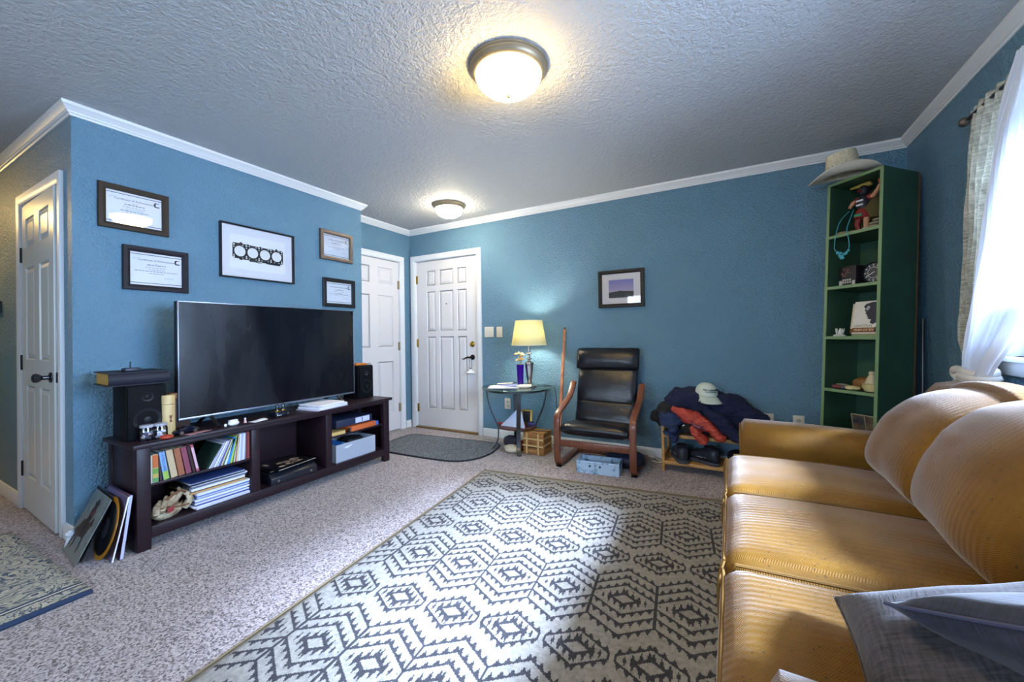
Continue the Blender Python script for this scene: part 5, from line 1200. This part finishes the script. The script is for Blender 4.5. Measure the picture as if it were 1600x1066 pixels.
# carved doll, top shelf
t = thing('carved_doll', 'carved dancing doll in red and black with raised arm on the top shelf', 'figurine', M=bm_(-.005, .10, SHZ[5], R(0)) @ Matrix.Scale(1.22, 4))
M_DR = mat('doll_red', '#7c1f1c', .6); M_DB = mat('doll_black', '#14141c', .6); M_DY = mat('doll_ochre', '#8a7a34', .7); M_DS = mat('doll_skin', '#b5805e', .6); M_DW = mat('doll_white', '#c6c8d2', .6)
MB().lathe([(0, 0), (.045, 0), (.045, .012), (0, .012)], 16).build('base', M_DY, t)
MB().tube([(-.02, 0, .012), (-.026, -.008, .05), (-.018, 0, .10)], [.012, .013, .018], 10).build('leg', M_DR, t); MB().tube([(.02, -.01, .012), (.026, -.016, .05), (.016, 0, .10)], [.011, .012, .017], 10).build('leg', M_DS, t)
MB().lathe([(.036, .078), (.042, .082), (.034, .12), (.026, .13)], 20, cap=False).build('kilt', M_DR, t)
MB().box(-.02, -.043, .085, .02, -.036, .10).build('sash', mat('doll_green', '#2f7a5a', .6), t, bevel=.002)
MB().lathe([(.024, .118), (.03, .15), (.032, .18), (.024, .2), (.010, .208)], 18).build('torso', M_DB, t)
for z in (.145, .168): MB().box(-.018, -.034, z, .018, -.028, z + .010).build('chest_band', M_DW, t, bevel=.002)
MB().blob((0, -.004, .232), (.026, .026, .03)).build('head', M_DB, t); MB().tube([(0, -.024, .228), (0, -.05, .222)], [.009, .003], 8).build('beak', M_DR, t)
MB().tube([(-.065, -.01, .262), (0, 0, .266), (.03, .0, .27)], [.005, .012, .006], 8).blob((.006, .006, .262), (.03, .022, .012)).build('feather_crest', M_DY, t)
MB().tube([(.026, 0, .188), (.05, -.004, .19), (.075, -.012, .215), (.088, -.016, .235)], [.012, .012, .009, .008], 8).build('arm', M_DS, t); MB().blob((.028, 0, .19), (.02, .016, .017)).build('sleeve', M_DR, t)
MB().tube([(-.026, 0, .188), (-.05, -.008, .178), (-.06, -.02, .15)], [.012, .011, .008], 8).build('arm', M_DS, t); MB().blob((-.03, 0, .186), (.02, .016, .02)).build('sleeve', M_DR, t)
MB().tube([(.08, -.014, .228), (.098, -.016, .262)], [.006, .003], 6).tube([(.09, -.016, .24), (.112, -.02, .225)], [.006, .003], 6).tube([(.088, -.016, .24), (.082, -.02, .265)], [.006, .004], 6).build('feathers', mat('doll_orange', '#a8442c', .6), t)
MB().lathe([(.0, .06), (.05, .075), (.06, .12), (.03, .19), (0, .2)], 14, TR(.025, .035, 0)).build('cape', mat('doll_fur', '#4d4420', .9), t)
# necklace hanging from the doll down over the shelf edge
t = thing('turquoise_necklace', 'turquoise bead necklace hanging from the doll over the shelf edge', 'necklace', M=bm_(-.045, -.012, SHZ[5]))
M_TQ = mat('turquoise_bead', '#3f97a4', .4)
MB().tube(smoothpts([(-.035, .09, .165), (-.04, .02, .09), (-.048, -.004, 0), (-.056, -.004, -.08), (-.05, -.004, -.11), (-.02, -.004, -.135), (.012, -.004, -.14), (.035, -.004, -.12), (.04, -.004, -.09), (.03, -.004, -.03), (.022, -.004, .02), (.012, .03, .08), (.0, .08, .165)]), .0026, 6).build('strand', M_TQ, t)
mb = MB(); rnd = random.Random(8)
for k in range(34):
    u = rnd.uniform(-1, 1); v = rnd.uniform(0, 1); x = .0 + u * .04 * (1 - v * .7); z = -.118 - .05 * v - .014 * (1 - abs(u))
    mb.blob((x * 1.15, -.006, z), (.0068, .005, .0068), n=7, m=5)
o = mb.build('bead_cluster', M_TQ, t); o['kind'] = 'stuff'
def stone(lab, x, y, z, r, c, grp=None):
    o = MB().blob((0, 0, r[2]), r, 1, 14, 8, lambda u: 1 + .1 * noise.noise(u * 2 + Vector((x * 90, 0, 0)))).build('flat_stone', mat('stone_' + lab.split()[0], c, .7)); o.matrix_world = bm_(x, y, z); return tag(o, lab, 'stone', grp)
stone('tan flat stone at the left front of the top shelf', -.085, .035, SHZ[5], (.045, .03, .010), '#9c8460')
stone('olive flat stone beside the doll base on the top shelf', -.03, .045, SHZ[5], (.03, .022, .008), '#7a6a4a')
stone('beige flat stone at the bottom of the little cairn on the top shelf', .092, .05, SHZ[5], (.042, .035, .010), '#a39878')
stone('grey-beige stone in the middle of the little cairn', .098, .052, SHZ[5] + .0205, (.036, .03, .010), '#93886c')
stone('brownish stone on top of the little cairn', .108, .055, SHZ[5] + .041, (.025, .024, .010), '#857a66')
stone('pale pebble in front of the little cairn', .055, .03, SHZ[5], (.018, .014, .007), '#b9b3a0')
# second shelf: printed tin and dial
t = thing('printed_box', 'dark box printed with a busy pale and red picture on the second shelf', 'box', M=bm_(-.06, .11, SHZ[4], R(-6)))
MB().box(-.06, -.055, 0, .06, .055, .135).build('body', mat('black_print_box', '#17141a', .5), t, bevel=.004)
mb = MB(); rnd = random.Random(9)
for k in range(9): x = rnd.uniform(-.05, .03); z = rnd.uniform(.06, .12); mb.box(x, -.0565, z, x + rnd.uniform(.008, .022), -.055, z + rnd.uniform(.005, .014))
mb.build('red_print', mat('muted_red_print', '#6b4540', .6), t, smooth=False, kind='stuff')
mb = MB()
for k in range(4): mb.box(-.03 + .016 * k, -.0568, .02, -.02 + .016 * k, -.055, .032).box(-.03 + .016 * k, -.0568, .036, -.02 + .016 * k, -.055, .048)
mb.box(-.055, -.0566, .004, -.034, -.055, .04).box(.036, -.0566, .004, .056, -.055, .034).build('white_print', mat('pale_print', '#b5b2a8', .6), t, smooth=False, kind='stuff')
o = MB().box(-.035, -.012, 0, .035, .012, .135).build('dark_card_box', mat('dark_slate_card', '#1a2124', .6), bevel=.003); o.matrix_world = bm_(.035, .15, SHZ[4], R(20)); tag(o, 'narrow dark slate box between the printed box and the dial', 'box')
t = thing('dial_gauge', 'round black dial gauge with white ticks on the second shelf', 'gauge', M=bm_(.085, .075, SHZ[4] + .071, R(-4)) @ Matrix.Scale(1.28, 4))
MR = Matrix.Rotation(PI / 2, 4, 'X')
MB().lathe([(0, -.03), (.046, -.03), (.054, -.004), (.054, .006), (.049, .009), (.047, .004), (0, .004)], 32, MR).build('case', mat('black_gauge_case', '#15161e', .4), t)
mb = MB()
for k in range(12):
    a = k * PI / 6; mb.box(-.002, .034, .0045, .002, .044, .0055, MR @ Matrix.Rotation(a, 4, 'Z'))
mb.loft([[(.028 * math.cos(a) * q, .028 * math.sin(a) * q, .005) for a in [2 * PI * k / 28 for k in range(28)]] for q in (1, .93)], cap=False, M=MR)
mb.build('ticks', mat('gauge_white', '#c3c6cf', .6), t, smooth=False, kind='stuff')
MB().box(-.0016, -.008, .006, .0016, .036, .0068, MR @ Matrix.Rotation(R(118), 4, 'Z')).build('needle', mat('gauge_white'), t, smooth=False)
# third shelf: books with the cover facing out
o = MB().box(-.072, -.06, 0, .075, .05, .018).build('flat_book', mat('sage_flat_book', '#7f8a62', .6), bevel=.002); o.matrix_world = bm_(.055, .10, SHZ[3]); tag(o, 'thin sage green book lying flat under the standing portrait book', 'book')
t = thing('paperback', 'cream book peeking out behind the portrait-cover book', 'book', M=bm_(.026, .115, SHZ[3] + .020, R(4), R(-8)) @ Matrix.Diagonal((1.2, 1, 1, 1)))
MB().box(-.082, 0, 0, .06, .02, .205).build('pages', mat('cream_pages', '#cdbf9f'), t); MB().box(-.085, -.003, 0, .063, 0, .208).build('cover', mat('ivory_cover', '#cfc6ac', .6), t); MB().box(-.085, -.0034, 0, .063, -.003, .035).build('brown_band', mat('brown_band', '#6e4526', .6), t, smooth=False)
t = thing('hardback_book', 'hardback with a dark profile portrait on a white cover on the third shelf', 'book', M=bm_(.050, .085, SHZ[3] + .020, R(-2), R(-7)) @ Matrix.Diagonal((1.2, 1, 1, 1)))
MB().box(-.078, 0, 0, .074, .028, .212).build('pages', mat('cream_pages', '#cdbf9f'), t); MB().box(-.082, -.004, 0, .077, 0, .216).build('cover', mat('white_jacket', '#d3cfc2', .5), t)
fc = frameM((0, -.0043, 0), (1, 0, 0), (0, 0, 1))
MB().box(-.082, -.0043, .008, .077, -.004, .04).build('title_band', mat('rust_title_band', '#7d4a22', .6), t, smooth=False)
curve2d([[(.077, .075), (.06, .085), (.048, .092), (.035, .07), (.022, .062), (.008, .068), (.006, .082), (.012, .09), (-.006, .098), (-.010, .106), (-.004, .11), (-.014, .114), (-.012, .126), (-.022, .132), (-.018, .142), (-.026, .152), (-.024, .168), (-.034, .18), (-.022, .198), (.008, .208), (.045, .206), (.077, .196)]], .0002, fc, mat('blue_black_portrait', '#171b2c', .5), t, 'portrait_profile')
curve2d([[(.077, .008), (.077, .075), (.06, .085), (.05, .08), (.042, .05), (.034, .04), (.034, .008)]], .0002, fc @ TR(0, 0, .0005), mat('coat_dark', '#1f2029', .6), t, 'portrait_coat')
curve2d([[(.052, .05), (.070, .055), (.073, .09), (.058, .092)]], .0002, fc @ TR(0, 0, .0009), mat('collar_grey', '#8a8a86', .6), t, 'portrait_collar')
curve2d([[(-.022, .165), (-.016, .15), (-.006, .16), (.0, .178), (-.012, .186)]], .0002, fc @ TR(0, 0, .0005), mat('portrait_light', '#9a9aa2', .6), t, 'portrait_light')
text('LINCOLN', .021, fc @ TR(-.026, .052, .0004), mat('olive_title', '#6d6440', .6), t, 'title', .0002, sx=1.0)
text('TEAM OF RIV', .021, fc @ TR(-.022, .024, .0006), mat('pale_title', '#e2d2a8', .6), t, 'title', .0002, sx=.85)
t = thing('shell_crown', 'small white shell-like crown ornament left of the portrait book', 'ornament', M=bm_(-.095, .045, SHZ[3]))
M_SH = mat('white_shell', '#c9cbbf', .5)
MB().lathe([(0, 0), (.034, 0), (.036, .006), (.03, .012), (.022, .014), (0, .014)], 18).build('base', M_SH, t)
for k in range(5):
    a = k * 1.257 + .3; MB().tube([(.014 * math.cos(a), .012 * math.sin(a), .012), (.022 * math.cos(a), .018 * math.sin(a), .035), (.026 * math.cos(a), .02 * math.sin(a), .055)], [(.010, .006), (.009, .005), (.003, .002)], 8).build('petal', M_SH, t)
# fourth shelf
o = MB().blob((0, 0, .045), (.062, .05, .045), 1, 18, 10, lambda u: 1 + .1 * noise.noise(u * 2)).build('brown_shell', mat('brown_shell', '#7c5428', .45)); o.matrix_world = bm_(.01, .12, SHZ[2]); tag(o, 'rounded brown shell at the back of the fourth shelf', 'shell')
rockm = mat('cream_conch', '#b9aa70', .6, fn=fvar('#a39458', '#cabd88', 10, .3, .003))
o = MB().blob((0, 0, .016), (.055, .03, .016), .9, 18, 8, lambda u: 1 + .3 * noise.noise(u * 2.2)).build('flat_shell', rockm); o.matrix_world = bm_(.0, .035, SHZ[2], R(-10)); tag(o, 'flat cream shell at the front of the fourth shelf', 'shell')
t = thing('conch', 'cream shell stacked upright at the right of the fourth shelf', 'shell', M=bm_(.105, .05, SHZ[2]))
MB().lathe([(0, 0), (.03, .004), (.046, .03), (.044, .05), (.03, .058)], 18, Matrix.Diagonal((1.1, .9, 1, 1))).build('lower_whorl', rockm, t); MB().lathe([(.034, .055), (.03, .075), (.02, .10), (.014, .108), (.018, .12), (.012, .132), (0, .135)], 16).build('spire', mat('pale_conch', '#bdb08e', .6), t)
t = thing('red_trinket_tray', 'small red and blue trinket at the left of the fourth shelf', 'trinket', M=bm_(-.085, .03, SHZ[2]))
MB().blob((0, 0, .014), (.036, .022, .014), .8, 14, 8, lambda u: 1 + .2 * noise.noise(u * 3)).build('body', mat('dull_red_trinket', '#6d3430', .6), t); MB().blob((.045, -.01, .012), (.016, .014, .012)).build('blue_ball', mat('slate_ball', '#3d4654', .4), t); MB().blob((.02, .012, .03), (.04, .016, .008), .9).build('grey_cap', mat('grey_cap', '#77786a', .6), t)
# fifth shelf
t = thing('curved_photo_frame', 'curved glass photo frame standing on the fifth shelf behind the sofa arm', 'picture frame', M=bm_(.025, .08, SHZ[1], R(6)))
def cf(u, v): return (u * .13 - .045, .03 * math.sin((1 - v) * PI * .6) - .012, .2 * v)
MB().grid(cf, 6, 10).build('photo', mat('dusky_photo', '#3c3a34', .3, fn=fvar('#1c2436', '#7d6a4c', 9)), t, ang=60)
ed = MB()
for u in (0, 1): ed.tube([(cf(u, v / 10)[0], cf(u, v / 10)[1] - .003, cf(u, v / 10)[2]) for v in range(11)], .0035, 6)
ed.tube([cf(u / 6, 1) for u in range(7)], .0035, 6); ed.tube([cf(.55, v / 10) for v in range(11)], .003, 6); ed.build('frame_edge', mat('pale_frame_edge', '#a8a890', .35, .5), t)
t = thing('reading_glasses', 'folded wire glasses lying left of the curved frame', 'glasses', M=bm_(-.07, .04, SHZ[1]))
for x in (-.028, .028): MB().tube([(x + .024 * math.cos(a), -.006, .02 + .018 * math.sin(a)) for a in [2 * PI * k / 16 for k in range(16)]], .0018, 5, closed=True).build('rim', M_STEEL, t)
MB().tube([(-.006, -.006, .024), (0, -.007, .028), (.006, -.006, .024)], .0018, 5).tube([(.05, -.006, .02), (.05, .08, .006)], .0018, 5).tube([(-.05, -.006, .02), (.03, .07, .004)], .0018, 5).build('temple', M_STEEL, t)
o = MB().tube([(0, 0, 0), (.02, .02, .5), (.055, .095, 1.18)], [.009, .008, .007], 8).build('black_rod', M_BLK); o.location = (1.00, 3.34, 0.0); tag(o, 'thin black rod leaning in the corner right of the bookcase', 'rod')

# ---------------------------------------------------------------- sofa
t = thing('sofa', 'long mustard gold herringbone three-seat sofa with rolled arms along the window wall', 'sofa', (0, 0, 0))
SB = [.715, 1.275, 1.855, 2.41]       # seat cushion boundaries in y
def rb(mb, x0, x1, y0, y1, z0, z1, r, n=6, puff=0, M=None, fn=None, nx=10, ny=10):
    """rounded pillow box: full superellipsoid-like box with optional crown on top"""
    cx, cy, cz = (x0 + x1) / 2, (y0 + y1) / 2, (z0 + z1) / 2; hx, hy, hz = (x1 - x0) / 2, (y1 - y0) / 2, (z1 - z0) / 2
    V = []; idx = {}; F = []
    N = nx
    def put(p):
        k = tuple(round(c, 5) for c in p)
        if k not in idx: idx[k] = len(V); V.append(p)
        return idx[k]
    def g(u): return math.sin(u * PI / 2) if False else u
    for ax in range(3):
        for s_ in (-1, 1):
            for i in range(N):
                for j in range(N):
                    q = []
                    for di, dj in ((0, 0), (1, 0), (1, 1), (0, 1)):
                        a = -1 + 2 * (i + di) / N; b = -1 + 2 * (j + dj) / N
                        p = [0, 0, 0]; p[ax] = s_; p[(ax + 1) % 3] = a; p[(ax + 2) % 3] = b; q.append(put(tuple(p)))
                    F.append(tuple(q) if s_ > 0 else tuple(reversed(q)))
    out_ = []
    for (a, b, c) in V:
        # round the corners: clamp to inner box then push out by r
        P_ = Vector((a * hx, b * hy, c * hz)); I = Vector((max(-hx + r, min(hx - r, P_.x)), max(-hy + r, min(hy - r, P_.y)), max(-hz + min(r, hz * .98), min(hz - min(r, hz * .98), P_.z))))
        d = P_ - I
        if d.length > 1e-6: P_ = I + d.normalized() * min(r, 9) * (1 if d.length > 0 else 0)
        u, v = a, b
        k = (1 - u * u) * (1 - v * v)
        P_.z += (puff * k) * (1 if c >= 0 else -.3) * max(abs(c), .0)
        P_ += Vector((cx, cy, cz))
        if fn: P_ = Vector(fn(P_, Vector((a, b, c))))
        out_.append(tuple(P_))
    return mb.add(out_, F, M)
# base and skirt
MB().box(.0, SB[0] - .24, .03, .98, SB[3] + .22, .30).build('base', M_SOFA, t, bevel=.02)
for y in (SB[0] - .2, SB[3] + .16):
    for x in (.04, .9): MB().cyl((x, y, 0), (x, y, .04), .02, .028).build('foot', mat('dark_sofa_foot', '#2a1b12', .5), t)
# seat cushions: waterfall front edge hanging over the base
def seat_fn(k):
    def f(P_, u):
        P_ = P_.copy()
        if u.x < -.55: P_.x -= .0
        fold = .004 * math.sin(P_.y * 38 + P_.x * 6) * max(0, u.z) * (.3 + max(0, u.x))
        P_.z += fold
        return P_
    return f
for i in range(3):
    y0, y1 = SB[i] + .004, SB[i + 1] - .004
    if i == 2: pass
    o = rb(MB(), -.038, .72, y0, y1, .245, .475, .062, puff=.030, nx=22, fn=seat_fn(i)).build('seat_cushion', M_SOFA, t, ang=80)
    pz = [(-.038 + .012, y0 + .02 + (y1 - y0 - .04) * 0, .0)]
    loop = [(-.030, y0 + .035, .445), (-.041, y0 + .018, .41), (-.043, y0 + .016, .36), (-.04, y0 + .02, .29), (-.036, y0 + .04, .258), (-.036, y1 - .04, .258), (-.04, y1 - .02, .29), (-.043, y1 - .016, .36), (-.041, y1 - .018, .41), (-.030, y1 - .035, .445)]
    MB().tube(smoothpts(loop + [loop[0]], 4), .0055, 6).build('piping', M_PIPE, o)
    MB().tube([(.0, y1 - .006, .465), (.3, y1 - .004, .472), (.6, y1 - .004, .47)], .005, 6).build('piping', M_PIPE, o)
# front border of the base below the cushions
for i in range(3):
    o = rb(MB(), -.03, .06, SB[i] + .003, SB[i + 1] - .003, .035, .262, .03, nx=8).build('front_panel', M_SOFA, t, ang=80)
# arms: rolled, front face with rounded top
def arm(yc, hw):
    mb = MB(); rings = []
    for x, s_, dz in ((.035, .80, -.012), (.04, .9, -.005), (.055, 1, 0), (.3, 1, -.002), (.6, 1, -.014), (.95, 1, -.03)):
        ring = []
        prof = [(-hw * .80, .03), (-hw * .82, .30), (-hw * .86, .45), (-hw * 1.0, .52), (-hw * 1.02, .565), (-hw * .86, .605), (-hw * .45, .628), (0, .634), (hw * .45, .628), (hw * .86, .605), (hw * 1.02, .565), (hw, .52), (hw * .86, .45), (hw * .82, .30), (hw * .80, .03)]
        for a, z in prof: ring.append((x, yc + a * s_, z * (s_ if z > .4 else 1) + (1 - s_) * .45 * (z > .4) + (dz if z > .4 else 0)))
        rings.append(ring)
    mb.loft(rings).build('arm', M_SOFA, t, ang=80)
    MB().tube([(.034, yc + a * .84, z * .84 + .072 if z > .4 else z) for a, z in [(-hw * .82, .1), (-hw * .82, .30), (-hw * .86, .45), (-hw * 1.0, .52), (-hw * 1.02, .565), (-hw * .86, .605), (-hw * .45, .628), (0, .634), (hw * .45, .628), (hw * .86, .605), (hw * 1.02, .565), (hw, .52), (hw * .86, .45), (hw * .82, .30), (hw * .82, .1)]], .005, 6).build('piping', M_PIPE, t)
arm(SB[3] + .115, .125); arm(SB[0] - .115, .133)
# back
MB().loft([[(x + dx, y, z) for x, z in ((.80, .2), (.76, .55), (.80, .81), (.84, .86), (.91, .872), (.98, .86), (1.01, .81), (1.02, .2))] for y, dx in ((SB[0] - .20, 0), (SB[0], 0), (SB[3], 0), (SB[3] + .20, 0))]).build('back', M_SOFA, t, ang=80)
# loose-looking back cushions
def back_cushion(y0, y1, seed, top=.9):
    def f(P_, u):
        P_ = P_.copy(); vz, vy = u.z, u.y
        th_ = .34 + .66 * (1 - abs(vz) ** 2.6) * (.55 + .45 * (1 - abs(vy) ** 3))
        P_.x = .74 + (P_.x - .74) * th_ + .12 * vz + .010 * math.sin(P_.y * 9 + seed)
        cn = (abs(vy) ** 6) * (abs(vz) ** 6)
        P_.z -= .03 * cn * (1 if vz > 0 else -.2)
        P_.z -= .05 * abs(vy) ** 2.2 * max(0, vz)
        w_ = noise.noise(Vector((P_.x * 3, P_.y * 3, P_.z * 4 + seed))) * .008 + (.3 - abs(noise.noise(Vector((P_.y * 4 + seed, P_.z * 12, 1))))) * .007
        P_.x += w_ * (u.x < .3); P_.z += w_ * .7 * (vz > .4)
        return P_
    o = rb(MB(), .545, .90, y0, y1, .455, top, .085, nx=30, fn=f).build('back_cushion', M_SOFA, t, ang=80)
    return o
back_cushion(1.85, 2.445, 1.3, top=.905); back_cushion(1.265, 1.96, 4.2, top=.94); back_cushion(.70, 1.255, 7.7, top=.93)
# throw pillows
def pillow(name, lab, M, s, thick, m, seed, pipe=None):
    t = thing(name, lab, 'pillow', M=M)
    mb = MB()
    N = 28; V = []; F = []
    def f(u, v, sg):
        a = abs(u); b = abs(v)
        pin = 1 - .10 * (1 - a ** 2) * b ** 2; piv = 1 - .10 * (1 - b ** 2) * a ** 2
        h = thick * ((1 - a ** 2.4) * (1 - b ** 2.4)) ** .5
        w_ = noise.noise(Vector((u * 1.6 + seed, v * 1.6, sg))) * .025 * (1 - a ** 4) * (1 - b ** 4)
        return (u * s * piv, v * s * pin, sg * h + w_)
    mb.grid(lambda a, b: f(a * 2 - 1, b * 2 - 1, 1), N, N); mb.grid(lambda a, b: f(a * 2 - 1, b * 2 - 1, -1), N, N)
    mb.build('cover', m, t, weld=True, ang=80)
    edge = [f(-1 + 2 * k / 20, -1, 0) for k in range(20)] + [f(1, -1 + 2 * k / 20, 0) for k in range(20)] + [f(1 - 2 * k / 20, 1, 0) for k in range(20)] + [f(-1, 1 - 2 * k / 20, 0) for k in range(20)]
    MB().tube(edge, .0028, 5, closed=True).build('seam', pipe or m, t)
    return t
def diag(C, d, p):
    d = Vector(d).normalized(); p = Vector(p); p = (p - d * p.dot(d)).normalized()
    return frameM(C, d + p, d - p)
pillow('throw_pillow', 'grey linen throw pillow with a pointed corner on the nearest sofa seat', diag((.36, .84, .595), (-.18, .23, -.05), (.68, .53, .34)), .207, .085, M_PILA, 1.1)
pillow('throw_pillow', 'darker blue-grey throw pillow lying on top of the grey linen one', diag((.47, .75, .715), (-.26, .13, -.06), (.35, .8, -.5)), .205, .062, M_PILB, 5.5, mat('pillow_seam_thread', '#474a62', .8))

# ---------------------------------------------------------------- curtains and rod
t = thing('curtain_rod', 'dark metal curtain rod with a pewter finial over the window', 'curtain rod', (XR - .085, 0, 2.115))
MB().cyl((0, .4, 0), (0, 2.72, 0), .009, n=12).build('rod', M_DKMETAL, t)
MB().lathe([(0, 0), (.010, 0), (.010, .012), (.018, .02), (.023, .034), (.020, .05), (.009, .062), (0, .064)], 18, TR(0, 2.715, 0) @ Matrix.Rotation(-PI / 2, 4, 'X')).build('finial', mat('pewter_finial', '#8d8078', .3, .9), t)
for y in (2.685, .5): MB().tube([(.084, y, -.02), (.04, y, -.02), (0, y, -.012)], .006, 8).box(.078, y - .02, -.05, .085, y + .02, .02).build('bracket', M_DKMETAL, t)
def sheer(name, c1, transp, transl, slub=None):
    m = bpy.data.materials.new(name); m.use_nodes = True; n = NT(m); pb = n.n['Principled BSDF']; pb.inputs['Roughness'].default_value = .9; pb.inputs['Base Color'].default_value = lin(c1)
    tl = n.new('ShaderNodeBsdfTranslucent'); tl.inputs[0].default_value = lin(c1); a = n.new('ShaderNodeMixShader'); a.inputs[0].default_value = transl
    n.l.new(pb.outputs[0], a.inputs[1]); n.l.new(tl.outputs[0], a.inputs[2])
    tp = n.new('ShaderNodeBsdfTransparent'); b = n.new('ShaderNodeMixShader'); b.inputs[0].default_value = transp
    n.l.new(a.outputs[0], b.inputs[1]); n.l.new(tp.outputs[0], b.inputs[2]); n.l.new(b.outputs[0], n.n['Material Output'].inputs[0])
    if slub:
        k = n.noise(1, 4, .65, n.coord('Object', (6, 10, 120))); k2 = n.noise(1, 3, .6, n.coord('Object', (9, 150, 5)))
        c = n.ramp(n.m('ADD', n.m('MULTIPLY', k, .65), n.m('MULTIPLY', k2, .35)), slub)
        n.l.new(c, pb.inputs['Base Color']); n.l.new(c, tl.inputs[0])
    return m
M_LIN = sheer('grey_slub_linen', '#a3a294', .02, .07, [(.34, '#77776b'), (.5, '#a3a396'), (.64, '#c9c8bc')])
M_SHR = sheer('white_sheer', '#dfe4ec', .03, .10)
def lerp_tab(tab, z):
    for (z0, v0), (z1, v1) in zip(tab, tab[1:]):
        if z <= z0 and z >= z1:
            u = (z0 - z) / (z0 - z1); u = u * u * (3 - 2 * u) if False else u; return v0 + (v1 - v0) * u
    return tab[-1][1]
def curtain(name, lab, L, Rr, ztop, zbot, m, pl, amp, xoff, seed, xt=None, group=None):
    def f(u, v):
        z = ztop + (zbot - ztop) * v; a = lerp_tab(L, z); b = lerp_tab(Rr, z); y = a + (b - a) * u
        w_ = abs(b - a); am = min(amp, .09 * w_ + .012)
        ph = u * pl * 2 * PI + seed + .8 * math.sin(v * 3 + u * 5)
        x = XR - .085 + xoff + am * math.sin(ph) * (.5 + .5 * min(1, v * 5)) + .012 * noise.noise(Vector((u * 6, v * 5, seed)))
        if xt: x += xt(v, u)
        return (x, y, z)
    t = thing(name, lab, 'curtain', (0, 0, 0), group=group)
    mb = MB().grid(f, pl * 14, 60); mb.build('panel', m, t, ang=80); return t
Ll = [(2.14, 2.695), (1.92, 2.715), (1.62, 2.74), (1.35, 2.77), (1.14, 2.815), (1.05, 2.81), (.95, 2.75), (.90, 2.68)]
Lr = [(2.14, 2.10), (1.9, 2.20), (1.6, 2.36), (1.3, 2.46), (1.1, 2.52), (.98, 2.57), (.90, 2.60)]
t1 = curtain('linen_curtain', 'grey slubbed linen curtain panel at the left of the window', Ll, Lr, 2.14, .90, M_LIN, 9, .026, .0, 0)
Sl = [(2.135, 2.19), (1.9, 2.29), (1.71, 2.36), (1.54, 2.41), (1.34, 2.47), (1.09, 2.56), (.96, 2.60), (.90, 2.62)]
Sr = [(2.135, 2.05), (1.7, 2.08), (1.4, 2.12), (1.2, 2.17), (1.04, 2.33), (.96, 2.43), (.90, 2.49)]
t2 = curtain('sheer_curtain', 'white sheer curtain swept across the window and knotted at the sofa back', Sl, Sr, 2.135, .90, M_SHR, 11, .03, -.055, 2)
# the knot both are tied in
KC = (XR - .125, 2.57, .895)
kn = MB()
for k, (dz, r, tw) in enumerate(((0, .065, 0), (.022, .058, .5), (-.02, .06, -.4))):
    kn.tube([(KC[0] + r * .75 * math.cos(a), KC[1] + r * 1.25 * math.sin(a), KC[2] + dz + .010 * math.sin(a + tw)) for a in [2 * PI * q / 24 for q in range(24)]], [(.017, .021)] * 24, 8, closed=True)
kn.tube(smoothpts([(KC[0] - .03, KC[1] + .05, KC[2] + .022), (KC[0] - .035, KC[1] + .105, KC[2] + .024), (KC[0] - .03, KC[1] + .125, KC[2] + .002), (KC[0] - .025, KC[1] + .10, KC[2] - .022), (KC[0] - .02, KC[1] + .15, KC[2] - .05)]), .019, 8)
kn.build('knot', sheer('white_knot_cloth', '#d8d6d2', .0, .25), t2, ang=80)
MB().tube(smoothpts([(KC[0], KC[1], KC[2] - .01), (KC[0] + .02, KC[1] - .01, KC[2] - .2), (KC[0] + .03, KC[1], KC[2] - .5)]), [.05, .06, .075, .085, .09, .095, .095], 14).build('tail', M_LIN, t1, ang=80)
